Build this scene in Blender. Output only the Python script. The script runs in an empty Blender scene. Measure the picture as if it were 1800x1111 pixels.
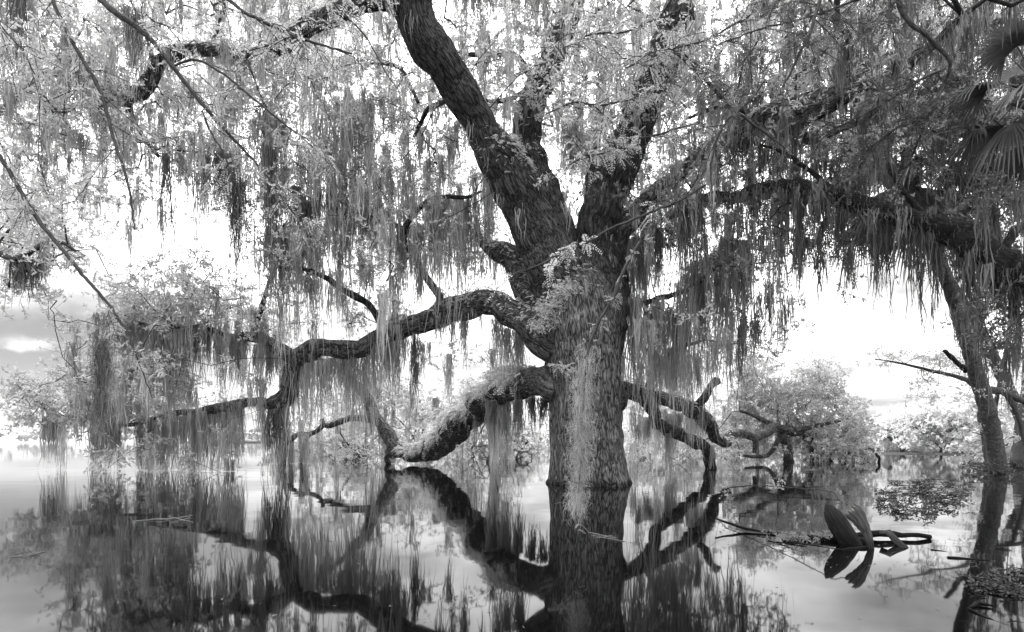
import bpy, math
import numpy as np

# ------------------------------------------------------------------ camera, world, sun, exposure
SC = bpy.context.scene
COL = SC.collection
CAM_H = 0.9
HOR = 776.0            # row of the horizon in the 1800 px wide photograph
cam_data = bpy.data.cameras.new("camera")
cam = bpy.data.objects.new("camera", cam_data)
COL.objects.link(cam)
cam.location = (0, 0, CAM_H)
cam.rotation_euler = (math.radians(90), 0, 0)
cam_data.lens = 20.0
cam_data.sensor_width = 36.0
cam_data.shift_y = (HOR - 555.5) / 1800.0
cam_data.clip_start = 0.05
cam_data.clip_end = 6000
SC.camera = cam

SUN_EL, SUN_AZ = math.radians(56), math.radians(325)     # azimuth clockwise from +Y (view direction)
world = bpy.data.worlds.new("World")
SC.world = world
world.use_nodes = True
wn, wl = world.node_tree.nodes, world.node_tree.links
wn.clear()


def N(nodes, typ, **kw):
    n = nodes.new(typ)
    for k, v in kw.items():
        if k == "ins":
            for a, b in v.items():
                n.inputs[a].default_value = b
        else:
            setattr(n, k, v)
    return n


def build_world():
    out = N(wn, "ShaderNodeOutputWorld")
    bg = N(wn, "ShaderNodeBackground", ins={"Strength": 0.1})
    wl.new(bg.outputs[0], out.inputs[0])
    sky = N(wn, "ShaderNodeTexSky", sky_type="NISHITA", sun_disc=False, sun_elevation=SUN_EL,
            sun_rotation=SUN_AZ, air_density=1.0, dust_density=1.0, ozone_density=1.0)
    bw = N(wn, "ShaderNodeRGBToBW")
    wl.new(sky.outputs[0], bw.inputs[0])
    tc = N(wn, "ShaderNodeTexCoord")
    sep = N(wn, "ShaderNodeSeparateXYZ")
    wl.new(tc.outputs["Generated"], sep.inputs[0])

    def M(op, a, b=None, c=None):
        n = N(wn, "ShaderNodeMath", operation=op)
        for i, v in enumerate((a, b, c)):
            if v is None:
                continue
            if isinstance(v, (int, float)):
                n.inputs[i].default_value = v
            else:
                wl.new(v, n.inputs[i])
        return n.outputs[0]
    # clouds lie on a high sheet: divide by elevation so that they flatten towards the horizon
    zc = M("ADD", M("MAXIMUM", sep.outputs[2], 0.0), 0.16)
    cx, cy = M("DIVIDE", sep.outputs[0], zc), M("DIVIDE", sep.outputs[1], zc)
    comb = N(wn, "ShaderNodeCombineXYZ")
    wl.new(cx, comb.inputs[0]); wl.new(cy, comb.inputs[1])
    nz = N(wn, "ShaderNodeTexNoise", ins={"Scale": 0.62, "Detail": 6.0, "Roughness": 0.5, "Distortion": 0.25})
    wl.new(comb.outputs[0], nz.inputs["Vector"])
    # the open patch of sky low on the left, a small cloud inside it (directions x/y, z/y)
    yy = M("MAXIMUM", sep.outputs[1], 0.05)
    ax, az = M("DIVIDE", sep.outputs[0], yy), M("DIVIDE", sep.outputs[2], yy)

    nj = N(wn, "ShaderNodeTexNoise", ins={"Scale": 22.0, "Detail": 5.0, "Roughness": 0.6})
    wl.new(tc.outputs["Generated"], nj.inputs["Vector"])
    jx = M("MULTIPLY", M("SUBTRACT", nj.outputs["Fac"], 0.5), 0.10)
    jz = M("MULTIPLY", M("SUBTRACT", nj.outputs["Fac"], 0.5), 0.045)

    def blob(x0, z0, sx, sz):
        dx = M("DIVIDE", M("SUBTRACT", M("ADD", ax, jx), x0), sx)
        dz = M("DIVIDE", M("SUBTRACT", M("ADD", az, jz), z0), sz)
        d = M("ADD", M("MULTIPLY", dx, dx), M("MULTIPLY", dz, dz))
        return M("POWER", 2.718, M("MULTIPLY", d, -1.0))
    cov = M("ADD", nz.outputs["Fac"], 0.09)
    cov = M("SUBTRACT", cov, M("MULTIPLY", blob(-0.84, 0.150, 0.26, 0.055), 0.45))
    cov = M("ADD", cov, M("MULTIPLY", blob(-0.845, 0.171, 0.075, 0.017), 0.40))
    cov = M("ADD", cov, M("MULTIPLY", blob(0.62, 0.20, 0.34, 0.11), 0.22))
    cov = M("SUBTRACT", cov, M("MULTIPLY", blob(0.72, 0.150, 0.14, 0.010), 0.22))
    mr = N(wn, "ShaderNodeMapRange", interpolation_type="SMOOTHSTEP",
           ins={"From Min": 0.30, "From Max": 0.66})
    wl.new(cov, mr.inputs["Value"])
    # infrared: the open sky goes grey, cloud and low haze stay white
    hz = N(wn, "ShaderNodeMapRange", ins={"From Min": 0.0, "From Max": 0.12, "To Min": 1.0, "To Max": 0.0})
    wl.new(sep.outputs[2], hz.inputs["Value"])
    clear = M("ADD", M("MULTIPLY", bw.outputs[0], SKY_CLEAR), M("MULTIPLY", hz.outputs[0], SKY_LOW))
    n2 = N(wn, "ShaderNodeTexNoise", ins={"Scale": 1.7, "Detail": 5.0, "Roughness": 0.5})
    wl.new(comb.outputs[0], n2.inputs["Vector"])
    cl = M("MULTIPLY", M("MAXIMUM", M("SUBTRACT", M("MULTIPLY", n2.outputs["Fac"], 2.6), 0.3), 0.3), SKY_CLOUD)
    # a clouded sky is brighter overhead than at the horizon
    cl = M("MULTIPLY", cl, M("MINIMUM", M("MULTIPLY_ADD", M("MAXIMUM", sep.outputs[2], 0.0), 1.55, 0.16), 1.3))
    mix = N(wn, "ShaderNodeMix", data_type="FLOAT")
    wl.new(mr.outputs[0], mix.inputs[0]); wl.new(clear, mix.inputs[2]); wl.new(cl, mix.inputs[3])
    wl.new(mix.outputs[0], bg.inputs["Color"])


SKY_CLEAR, SKY_LOW, SKY_CLOUD = 0.56, 1.8, 36.0
build_world()

sun_data = bpy.data.lights.new("sun", "SUN")
sun_data.energy = 3.8
sun_data.angle = math.radians(0.5)
sun_data.color = (1.0, 1.0, 1.0)      # the photograph is black and white
sun = bpy.data.objects.new("sun", sun_data)
COL.objects.link(sun)
sun.rotation_euler = (math.radians(90) - SUN_EL, 0, math.pi - SUN_AZ)
SC.view_settings.view_transform = "Standard"
SC.view_settings.look = "None"
SC.view_settings.gamma = 1.0
SC.view_settings.exposure = 0.35
SC.view_settings.use_curve_mapping = False
SC.render.engine = "CYCLES"
SC.cycles.max_bounces = 8
SC.cycles.diffuse_bounces = 4
SC.cycles.transmission_bounces = 4
SC.cycles.use_denoising = True

rng = np.random.default_rng(11)


# ------------------------------------------------------------------ helpers
def P(px, py, d):
    """point seen at (px, py) of the photograph, d metres away along the view direction"""
    return np.array([(px - 900.0) / 1000.0 * d, d, CAM_H + (HOR - py) / 1000.0 * d])


def unit(v):
    return v / np.maximum(np.linalg.norm(v, axis=-1, keepdims=True), 1e-9)


def rand_dirs(n, up=0.0, flat=1.0):
    v = rng.normal(size=(n, 3))
    v[:, 2] = v[:, 2] * flat + up
    return unit(v)


class Geo:
    def __init__(self):
        self.V, self.Q, self.T, self.B, self.tone, self.n = [], [], [], [], [], 0

    def add(self, V, Q=None, T=None, bk=None, tone=None):
        V = np.asarray(V, float)
        if Q is not None and len(Q):
            self.Q.append(np.asarray(Q) + self.n)
        if T is not None and len(T):
            self.T.append(np.asarray(T) + self.n)
        self.V.append(V)
        self.B.append(V if bk is None else bk)
        if tone is None:
            tone = 1.0
        self.tone.append(np.broadcast_to(np.asarray(tone, float), (len(V),)))
        self.n += len(V)
        return self

    def build(self, name, mat, parent=None, smooth=False, kind=None, label=None, cat=None, group=None, origin=None):
        if not self.V:
            return None
        V = np.concatenate(self.V)
        me = bpy.data.meshes.new(name)
        o = bpy.data.objects.new(name, me)
        COL.objects.link(o)
        if parent is not None:
            o.parent = parent
            V = V - np.array(world_loc(parent))
        elif origin is not None:
            o.location = origin
            V = V - np.asarray(origin)
        Q = np.concatenate(self.Q) if self.Q else np.zeros((0, 4), int)
        T = np.concatenate(self.T) if self.T else np.zeros((0, 3), int)
        loops = np.concatenate([Q.ravel(), T.ravel()]).astype(np.int32)
        starts = np.concatenate([np.arange(len(Q)) * 4, len(Q) * 4 + np.arange(len(T)) * 3]).astype(np.int32)
        me.vertices.add(len(V)); me.vertices.foreach_set("co", V.astype(np.float32).ravel())
        me.loops.add(len(loops)); me.loops.foreach_set("vertex_index", loops)
        me.polygons.add(len(starts)); me.polygons.foreach_set("loop_start", starts)
        me.update(calc_edges=True)
        me.polygons.foreach_set("use_smooth", np.full(len(starts), smooth, dtype=bool))
        a = me.attributes.new("bk", "FLOAT_VECTOR", "POINT")
        a.data.foreach_set("vector", np.concatenate(self.B).astype(np.float32).ravel())
        a = me.attributes.new("tone", "FLOAT", "POINT")
        a.data.foreach_set("value", np.concatenate(self.tone).astype(np.float32))
        me.materials.append(mat)
        props(o, label, cat, group, kind)
        return o


def world_loc(o):
    p = np.zeros(3)
    while o is not None:
        p = p + np.array(o.location)
        o = o.parent
    return p


def props(o, label=None, cat=None, group=None, kind=None):
    for k, v in (("label", label), ("category", cat), ("group", group), ("kind", kind)):
        if v:
            o[k] = v
    return o


def thing(name, loc, label, cat, group=None):
    o = bpy.data.objects.new(name, None)
    o.empty_display_size = 0.2
    COL.objects.link(o)
    o.location = loc
    return props(o, label, cat, group)


def catmull(pts, step):
    """pts (n, k): smooth curve through them, sampled about every step metres"""
    pts = np.asarray(pts, float)
    if len(pts) == 2:
        m = max(2, int(np.linalg.norm(pts[1, :3] - pts[0, :3]) / step) + 1)
        t = np.linspace(0, 1, m)[:, None]
        return pts[0] * (1 - t) + pts[1] * t
    p = np.vstack([2 * pts[0] - pts[1], pts, 2 * pts[-1] - pts[-2]])
    out = []
    for i in range(1, len(p) - 2):
        a, b, c, d = p[i - 1], p[i], p[i + 1], p[i + 2]
        m = max(1, int(np.linalg.norm(c[:3] - b[:3]) / step))
        t = (np.arange(m) / m)[:, None]
        out.append(0.5 * (2 * b + (c - a) * t + (2 * a - 5 * b + 4 * c - d) * t ** 2 + (3 * b - a - 3 * c + d) * t ** 3))
    out.append(p[-2][None])
    q = np.vstack(out)
    q[:, 3:] = np.maximum(q[:, 3:], 0.0015)
    return q


def frames(A):
    T = unit(np.gradient(A, axis=0))
    n = np.cross(T[0], [0.3, 0.9, 0.2]); n /= np.linalg.norm(n)
    Ns = [n]
    for i in range(1, len(A)):
        n = n - T[i] * np.dot(n, T[i]); n /= np.linalg.norm(n)
        Ns.append(n)
    Ns = np.array(Ns)
    return T, Ns, np.cross(T, Ns)


def tube(A, r, sides=8, rough=0.0, s0=0.0):
    """closed tapered tube along A (m, 3); returns V, Q, T, bark coordinates"""
    A = np.asarray(A); r = np.asarray(r)
    T, Nn, B = frames(A)
    m = len(A)
    ang = np.arange(sides) / sides * 2 * math.pi
    rr = r[:, None] * (1 + rough * rng.normal(size=(m, sides)))
    ring = A[:, None] + rr[..., None] * (np.cos(ang)[None, :, None] * Nn[:, None] + np.sin(ang)[None, :, None] * B[:, None])
    V = ring.reshape(-1, 3)
    s = np.concatenate([[0], np.cumsum(np.linalg.norm(np.diff(A, axis=0), axis=1))]) + s0
    bk = np.stack([r[:, None] * np.cos(ang), r[:, None] * np.sin(ang), np.repeat(s[:, None], sides, 1)], -1).reshape(-1, 3)
    i = np.arange(m - 1)[:, None] * sides; j = np.arange(sides)[None]; k = (j + 1) % sides
    Q = np.stack([i + j, i + k, i + sides + k, i + sides + j], -1).reshape(-1, 4)
    nv = len(V)
    V = np.vstack([V, A[0] - T[0] * r[0] * 0.15, A[-1] + T[-1] * r[-1] * 0.6])
    bk = np.vstack([bk, [[0, 0, s[0]]], [[0, 0, s[-1]]]])
    e = (m - 1) * sides
    j = np.arange(sides); k = (j + 1) % sides
    Tt = np.vstack([np.stack([np.full(sides, nv), k, j], -1), np.stack([np.full(sides, nv + 1), e + j, e + k], -1)])
    return V, Q, Tt, bk


def add_tube(g, pts, sides=8, step=0.1, wob=0.0, rough=0.0, tone=1.0):
    q = catmull(pts, step)
    A = q[:, :3].copy()
    if wob and len(A) > 2:
        w = rng.normal(size=(len(A), 3)) * wob
        w[0] = 0
        A += w
    V, Q, T, bk = tube(A, q[:, 3], sides, rough, rng.random() * 9)
    g.add(V, Q, T, bk, tone)
    return q


def path(rows):
    """rows of (px, py, distance, radius in px) -> (x, y, z, r) in metres"""
    return np.array([np.append(P(a, b, d), r * d / 1000.0) for a, b, d, r in rows])


# numpy value noise, used for the shapes of the bark
def vnoise(p, seed=0):
    i = np.floor(p).astype(np.int64); f = p - i; f = f * f * (3 - 2 * f)

    def h(ix, iy, iz):
        n = (ix * 374761393 + iy * 668265263 + iz * 2147483647 + seed * 974711) & 0xFFFFFFFF
        n = ((n ^ (n >> 13)) * 1274126177) & 0xFFFFFFFF
        return ((n ^ (n >> 16)) & 0xFFFF) / 65535.0
    x, y, z = i[..., 0], i[..., 1], i[..., 2]
    u, v, w = f[..., 0], f[..., 1], f[..., 2]
    L = lambda a, b, t: a + (b - a) * t
    return L(L(L(h(x, y, z), h(x + 1, y, z), u), L(h(x, y + 1, z), h(x + 1, y + 1, z), u), v),
             L(L(h(x, y, z + 1), h(x + 1, y, z + 1), u), L(h(x, y + 1, z + 1), h(x + 1, y + 1, z + 1), u), v), w)


# ------------------------------------------------------------------ materials
def mat_base(name):
    m = bpy.data.materials.new(name)
    m.use_nodes = True
    nt = m.node_tree
    nt.nodes.clear()
    return m, nt.nodes, nt.links


def mnode(nd, ln, op, a, b=None):
    n = N(nd, "ShaderNodeMath", operation=op)
    for i, v in enumerate((a, b)):
        if v is None:
            continue
        if isinstance(v, (int, float)):
            n.inputs[i].default_value = v
        else:
            ln.new(v, n.inputs[i])
    return n.outputs[0]


def mat_bark(name, lo, hi, fur=16.0, stretch=0.28, bump=0.03, lichen=0.0, rough=0.9):
    m, nd, ln = mat_base(name)
    out = N(nd, "ShaderNodeOutputMaterial")
    bs = N(nd, "ShaderNodeBsdfPrincipled", ins={"Roughness": rough, "Specular IOR Level": 0.08})
    ln.new(bs.outputs[0], out.inputs[0])
    at = N(nd, "ShaderNodeAttribute", attribute_name="bk")
    mp = N(nd, "ShaderNodeMapping", ins={"Scale": (1, 1, stretch)})
    ln.new(at.outputs["Vector"], mp.inputs[0])
    nw = N(nd, "ShaderNodeTexNoise", ins={"Scale": fur * 0.5, "Detail": 3.0})
    ln.new(mp.outputs[0], nw.inputs["Vector"])
    wv = N(nd, "ShaderNodeVectorMath", operation="MULTIPLY_ADD")
    ln.new(nw.outputs["Color"], wv.inputs[0]); wv.inputs[1].default_value = (0.09, 0.09, 0.05)
    ln.new(mp.outputs[0], wv.inputs[2])
    vo = N(nd, "ShaderNodeTexVoronoi", feature="DISTANCE_TO_EDGE", ins={"Scale": fur, "Randomness": 1.0})
    ln.new(wv.outputs[0], vo.inputs["Vector"])
    ed = N(nd, "ShaderNodeMapRange", interpolation_type="SMOOTHSTEP", ins={"From Min": 0.0, "From Max": 0.22})
    ln.new(vo.outputs["Distance"], ed.inputs["Value"])
    nf = N(nd, "ShaderNodeTexNoise", ins={"Scale": 45.0, "Detail": 6.0, "Roughness": 0.75})
    ln.new(mp.outputs[0], nf.inputs["Vector"])
    # long interlacing ridges
    nr = N(nd, "ShaderNodeTexNoise", noise_type="RIDGED_MULTIFRACTAL", ins={"Scale": fur * 0.42, "Detail": 5.0, "Roughness": 0.55, "Lacunarity": 2.1})
    ln.new(mp.outputs[0], nr.inputs["Vector"])
    rd = N(nd, "ShaderNodeMapRange", ins={"From Min": 0.1, "From Max": 1.3})
    ln.new(nr.outputs["Fac"], rd.inputs["Value"])
    nb = N(nd, "ShaderNodeTexNoise", ins={"Scale": 2.2, "Detail": 5.0, "Roughness": 0.65})
    ln.new(at.outputs["Vector"], nb.inputs["Vector"])
    h = mnode(nd, ln, "ADD", mnode(nd, ln, "MULTIPLY", ed.outputs[0], 0.25), mnode(nd, ln, "MULTIPLY", nf.outputs["Fac"], 0.6))
    h = mnode(nd, ln, "ADD", h, mnode(nd, ln, "MULTIPLY", rd.outputs[0], 1.1))
    bp = N(nd, "ShaderNodeBump", ins={"Strength": 1.0, "Distance": bump})
    ln.new(h, bp.inputs["Height"]); ln.new(bp.outputs[0], bs.inputs["Normal"])
    # colour of the bark: pale plate faces, darker furrows, blotches of lichen
    f = mnode(nd, ln, "ADD", mnode(nd, ln, "MULTIPLY", ed.outputs[0], 0.28), mnode(nd, ln, "MULTIPLY", rd.outputs[0], 0.85))
    f = mnode(nd, ln, "MULTIPLY", f, mnode(nd, ln, "ADD", mnode(nd, ln, "MULTIPLY", nf.outputs["Fac"], 2.0), -0.1))
    v = mnode(nd, ln, "ADD", mnode(nd, ln, "MULTIPLY", f, hi - lo), lo)
    v = mnode(nd, ln, "MULTIPLY", v, mnode(nd, ln, "ADD", mnode(nd, ln, "MULTIPLY", nb.outputs["Fac"], 1.3), 0.35))
    if lichen:
        r = N(nd, "ShaderNodeMapRange", ins={"From Min": 0.56, "From Max": 0.68, "To Min": 0.0, "To Max": lichen})
        n3 = N(nd, "ShaderNodeTexNoise", ins={"Scale": 7.0, "Detail": 8.0, "Roughness": 0.75})
        ln.new(at.outputs["Vector"], n3.inputs["Vector"]); ln.new(n3.outputs["Fac"], r.inputs["Value"])
        v = mnode(nd, ln, "ADD", v, r.outputs[0])
    tn = N(nd, "ShaderNodeAttribute", attribute_name="tone")
    v = mnode(nd, ln, "MULTIPLY", v, tn.outputs["Fac"])
    # wet stain where the wood stands in the lake
    ge = N(nd, "ShaderNodeNewGeometry"); sx = N(nd, "ShaderNodeSeparateXYZ")
    ln.new(ge.outputs["Position"], sx.inputs[0])
    wz = mnode(nd, ln, "ADD", sx.outputs[2], mnode(nd, ln, "MULTIPLY", nb.outputs["Fac"], -0.12))
    wr = N(nd, "ShaderNodeMapRange", interpolation_type="SMOOTHSTEP", ins={"From Min": -0.02, "From Max": 0.07, "To Min": 0.35, "To Max": 1.0})
    ln.new(wz, wr.inputs["Value"])
    v = mnode(nd, ln, "MULTIPLY", v, wr.outputs[0])
    ln.new(v, bs.inputs["Base Color"])
    return m


def mat_leaf(name, val, trans=0.45, vary=0.35):
    m, nd, ln = mat_base(name)
    out = N(nd, "ShaderNodeOutputMaterial")
    tn = N(nd, "ShaderNodeAttribute", attribute_name="tone")
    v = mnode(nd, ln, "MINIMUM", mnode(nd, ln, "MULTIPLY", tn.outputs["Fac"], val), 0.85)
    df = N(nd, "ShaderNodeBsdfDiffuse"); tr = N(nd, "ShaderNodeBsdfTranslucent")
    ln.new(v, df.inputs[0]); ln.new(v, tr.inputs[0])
    mx = N(nd, "ShaderNodeMixShader", ins={0: trans})
    ln.new(df.outputs[0], mx.inputs[1]); ln.new(tr.outputs[0], mx.inputs[2])
    gl = N(nd, "ShaderNodeBsdfGlossy", ins={"Roughness": 0.45, "Color": (0.9, 0.9, 0.9, 1)})
    m2 = N(nd, "ShaderNodeMixShader", ins={0: 0.03})
    ln.new(mx.outputs[0], m2.inputs[1]); ln.new(gl.outputs[0], m2.inputs[2])
    ln.new(m2.outputs[0], out.inputs[0])
    return m


def mat_water():
    m, nd, ln = mat_base("still_water")
    out = N(nd, "ShaderNodeOutputMaterial")
    df = N(nd, "ShaderNodeBsdfDiffuse", ins={"Color": (0.0012, 0.0012, 0.0012, 1)})
    gl = N(nd, "ShaderNodeBsdfGlossy", ins={"Roughness": 0.032, "Color": (0.97, 0.97, 0.97, 1)})
    fr = N(nd, "ShaderNodeFresnel", ins={"IOR": 1.31})
    mx = N(nd, "ShaderNodeMixShader")
    ln.new(fr.outputs[0], mx.inputs[0]); ln.new(df.outputs[0], mx.inputs[1]); ln.new(gl.outputs[0], mx.inputs[2])
    ln.new(mx.outputs[0], out.inputs[0])
    tc = N(nd, "ShaderNodeTexCoord")
    nz = N(nd, "ShaderNodeTexNoise", ins={"Scale": 1.1, "Detail": 2.0, "Roughness": 0.4})
    ln.new(tc.outputs["Object"], nz.inputs["Vector"])
    bp = N(nd, "ShaderNodeBump", ins={"Strength": 1.0, "Distance": 0.0035})
    ln.new(nz.outputs["Fac"], bp.inputs["Height"])
    ln.new(bp.outputs[0], gl.inputs["Normal"])
    return m


def mat_plain(name, val, scale=8.0, amp=0.5, rough=0.9):
    m, nd, ln = mat_base(name)
    out = N(nd, "ShaderNodeOutputMaterial")
    bs = N(nd, "ShaderNodeBsdfPrincipled", ins={"Roughness": rough, "Specular IOR Level": 0.2})
    ln.new(bs.outputs[0], out.inputs[0])
    tc = N(nd, "ShaderNodeTexCoord")
    nz = N(nd, "ShaderNodeTexNoise", ins={"Scale": scale, "Detail": 6.0})
    ln.new(tc.outputs["Object"], nz.inputs["Vector"])
    v = mnode(nd, ln, "MULTIPLY", mnode(nd, ln, "ADD", mnode(nd, ln, "MULTIPLY", nz.outputs["Fac"], 2 * amp), 1 - amp), val)
    ln.new(v, bs.inputs["Base Color"])
    return m


M_OAK = mat_bark("oak_bark", 0.010, 0.31, fur=24, stretch=0.17, bump=0.07, lichen=0.10)
M_TWIG = mat_bark("twig_bark", 0.03, 0.13, fur=40, stretch=0.3, bump=0.01)
M_DARKBARK = mat_bark("dark_mossy_bark", 0.008, 0.04, fur=20, stretch=0.4, bump=0.05)
M_PALM = mat_bark("palm_bark", 0.03, 0.17, fur=9, stretch=2.2, bump=0.02, lichen=0.1)
M_DEAD = mat_bark("wet_dead_wood", 0.004, 0.03, fur=30, stretch=0.15, bump=0.01, rough=0.75)
M_DEADPALE = mat_bark("grey_dead_wood", 0.02, 0.13, fur=40, stretch=0.1, bump=0.01, rough=0.8)
M_OAKLEAF = mat_leaf("oak_leaf", 0.44, trans=0.5)
M_PINNATE = mat_leaf("feathery_leaf", 0.42, trans=0.5)
M_DARKLEAF = mat_leaf("shaded_and_dark_leaf", 0.09, trans=0.3)  # upper-right shade put into the leaf colour; dark litter shares it
M_FERN = mat_leaf("fern_leaf", 0.50, trans=0.35)
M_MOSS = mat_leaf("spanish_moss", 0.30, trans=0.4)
M_SHADEDARKMOSS = mat_leaf("shaded_and_dark_moss", 0.10, trans=0.3)  # moss copy with upper-right shade in its colour; dark ropes share it
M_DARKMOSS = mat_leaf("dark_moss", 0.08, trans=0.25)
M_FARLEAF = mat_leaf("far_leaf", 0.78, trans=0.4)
M_PALMLEAF = mat_leaf("palm_leaf", 0.08, trans=0.3)
M_STRAW = mat_bark("bleached_straw", 0.3, 0.6, fur=60, bump=0.002)
M_WATER = mat_water()
M_HILL = mat_plain("far_hill", 0.22, 0.02, 0.3)
M_FARWOOD = mat_leaf("far_wood", 0.2)


# ------------------------------------------------------------------ foliage generators (vectorised)
def kites(b, d, ln, w, fold=0.15):
    """one leaf per row: base b, direction d, length, width -> V (n*4,3), Q"""
    n = len(b)
    side = unit(np.cross(d, rng.normal(size=(n, 3))))
    nrm = np.cross(side, d)
    ln = np.broadcast_to(ln, (n,))[:, None]; w = np.broadcast_to(w, (n,))[:, None]
    mid = b + d * ln * 0.5
    V = np.stack([b, mid + side * w * 0.5 + nrm * w * fold, b + d * ln - nrm * w * 0.3, mid - side * w * 0.5 + nrm * w * fold], 1).reshape(-1, 3)
    return V, np.arange(4 * n).reshape(-1, 4)


def add_sprigs(g, gt, centres, radius, ntw, nlf, ll, lw, tone=None, up=0.25, flat=0.7):
    """leafy twigs round each centre: ntw twigs of nlf leaves"""
    c = np.asarray(centres); n = len(c)
    if n == 0:
        return
    radius = np.broadcast_to(radius, (n,))
    tone = np.broadcast_to(1.0 if tone is None else tone, (n,))
    b = np.repeat(c, ntw, 0); R = np.repeat(radius, ntw); tt = np.repeat(tone, ntw)
    d = rand_dirs(len(b), up, flat)
    b = b + rng.normal(size=b.shape) * R[:, None] * 0.28
    L = R * rng.uniform(0.5, 1.1, len(b))
    sag = rng.uniform(0.0, 0.35, len(b))
    # twig as a thin ribbon
    e = b + d * L[:, None]; e[:, 2] -= sag * L
    s = unit(np.cross(d, rng.normal(size=d.shape))) * 0.004
    V = np.stack([b - s, b + s, e + s * .4, e - s * .4], 1).reshape(-1, 3)
    gt.add(V, np.arange(len(V)).reshape(-1, 4), bk=V)
    m = len(b)
    t = rng.uniform(0.15, 1.0, (m, nlf)) ** 0.8
    p = b[:, None] + (e - b)[:, None] * t[..., None]
    dd = unit(d[:, None] * 0.7 + rng.normal(size=(m, nlf, 3)) * 0.75)
    k = m * nlf
    V, Q = kites(p.reshape(-1, 3), dd.reshape(-1, 3), ll * rng.uniform(0.6, 1.25, k), lw * rng.uniform(0.7, 1.2, k))
    tn = np.repeat(np.repeat(tt, nlf) * rng.uniform(0.7, 1.25, k), 4)
    g.add(V, Q, tone=tn)


def add_pinnate(g, gt, b, d, L, pairs, ll, lw, droop=0.3, tone=1.0):
    """feather-like leaves: base, direction, length; leaflets in pairs along a drooping stalk"""
    n = len(b)
    L = np.broadcast_to(L, (n,))
    t = np.linspace(0.12, 1.0, pairs)
    z = np.array([0, 0, 1.0])

    def at(t):
        t = np.asarray(t)
        return b[:, None] + d[:, None] * (L[:, None] * t)[..., None] - z * (droop * L[:, None] * t ** 2)[..., None]
    p = at(np.broadcast_to(t, (n, pairs)))
    tan = unit(d[:, None] - z * (2 * droop * t)[None, :, None])
    ref = unit(np.cross(d, rng.normal(size=(n, 3)) * 0.35 + z))
    out = []
    for sgn in (1, -1):
        dd = unit(ref[:, None] * sgn + tan * 0.55 + rng.normal(size=(n, pairs, 3)) * 0.16)
        out.append((p.reshape(-1, 3), dd.reshape(-1, 3)))
    bb = np.vstack([o[0] for o in out]); dd = np.vstack([o[1] for o in out])
    nl = ll * np.tile(np.sin(t * 2.6 + 0.45) * 0.6 + 0.5, 2 * n) * rng.uniform(0.8, 1.15, 2 * n * pairs)
    V, Q = kites(bb, dd, nl, lw, 0.05)
    tn = np.broadcast_to(tone, (n,))
    g.add(V, Q, tone=np.repeat(np.tile(np.repeat(tn, pairs), 2) * rng.uniform(0.8, 1.15, 2 * n * pairs), 4))
    q = at(np.broadcast_to(np.linspace(0, 1, 4), (n, 4)))
    s = ref[:, None] * 0.0022
    V = np.stack([q - s, q + s], 2).reshape(-1, 3)
    base = (np.arange(n) * 8)[:, None] + (np.arange(3) * 2)[None]
    Q = np.stack([base, base + 1, base + 3, base + 2], -1).reshape(-1, 4)
    gt.add(V, Q, bk=V)


def add_moss(g, anchors, L, w, n, wid=0.012, tone=1.0, K=7, converge=0.45, fuzz=3):
    """beards of moss: n hanging strands under each anchor, ragged ribbons that taper to wisps"""
    a = np.asarray(anchors, float); N_ = len(a)
    if N_ == 0:
        return
    L = np.broadcast_to(L, (N_,)); w = np.broadcast_to(w, (N_,)); tone = np.broadcast_to(tone, (N_,))
    S = N_ * n
    A = np.repeat(a, n, 0); LL = np.repeat(L, n); W = np.repeat(w, n); TN = np.repeat(tone, n)
    off = rng.normal(size=(S, 3)) * W[:, None] * np.array([0.5, 0.5, 0.12])
    rad = np.linalg.norm(off[:, :2], axis=1) / np.maximum(W, 1e-6)
    ll = LL * np.clip(rng.beta(2.2, 2.0, S) * 1.25 * (1.1 - 0.45 * np.minimum(rad, 1.3)), 0.08, 1.3)
    top = A + off
    t = np.linspace(0, 1, K + 1)
    drift = np.cumsum(rng.normal(size=(S, K + 1, 3)) * np.array([0.016, 0.016, 0.0]) * (0.6 + 0.9 * ll[:, None, None]), 1)
    pos = top[:, None] + drift
    pos[..., :2] -= (off[:, None, :2] * converge) * t[None, :, None]
    pos[..., 2] -= ll[:, None] * t[None]
    pos[..., 2] = np.maximum(pos[..., 2], 0.01 + 0.02 * rng.random((S, 1)))
    ang = rng.uniform(0, math.pi, S)[:, None] + np.linspace(0, 1, K + 1)[None] * rng.normal(0, 1.5, (S, 1))
    side = np.stack([np.cos(ang), np.sin(ang), np.zeros_like(ang)], -1)
    prof = np.sin(np.clip(t * 0.9 + 0.12, 0, 1) * math.pi) ** 0.6 * (1 - 0.35 * t)
    ww = wid * prof[None] * rng.uniform(0.35, 1.7, (S, K + 1)) * rng.uniform(0.6, 1.3, (S, 1))
    V = np.stack([pos - side * ww[..., None] * 0.5, pos + side * ww[..., None] * 0.5], 2).reshape(-1, 3)
    base = (np.arange(S) * 2 * (K + 1))[:, None] + (np.arange(K) * 2)[None]
    Q = np.stack([base, base + 1, base + 3, base + 2], -1).reshape(-1, 4)
    ts = TN * rng.uniform(0.8, 1.2, S)
    g.add(V, Q, tone=np.repeat(ts, 2 * (K + 1)))
    if fuzz:
        # curls of moss standing off the strands
        i = np.repeat(np.arange(S), fuzz); k = rng.integers(0, K, S * fuzz)
        f = rng.random((S * fuzz, 1))
        b = pos[i, k] * (1 - f) + pos[i, k + 1] * f
        dd = unit(rng.normal(size=(S * fuzz, 3)) + np.array([0, 0, -0.8]))
        V, Q = kites(b, dd, rng.uniform(0.025, 0.07, S * fuzz), wid * 0.7, 0.3)
        V[:, 2] = np.maximum(V[:, 2], 0.008)
        g.add(V, Q, tone=np.repeat(ts[i], 4))


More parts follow.
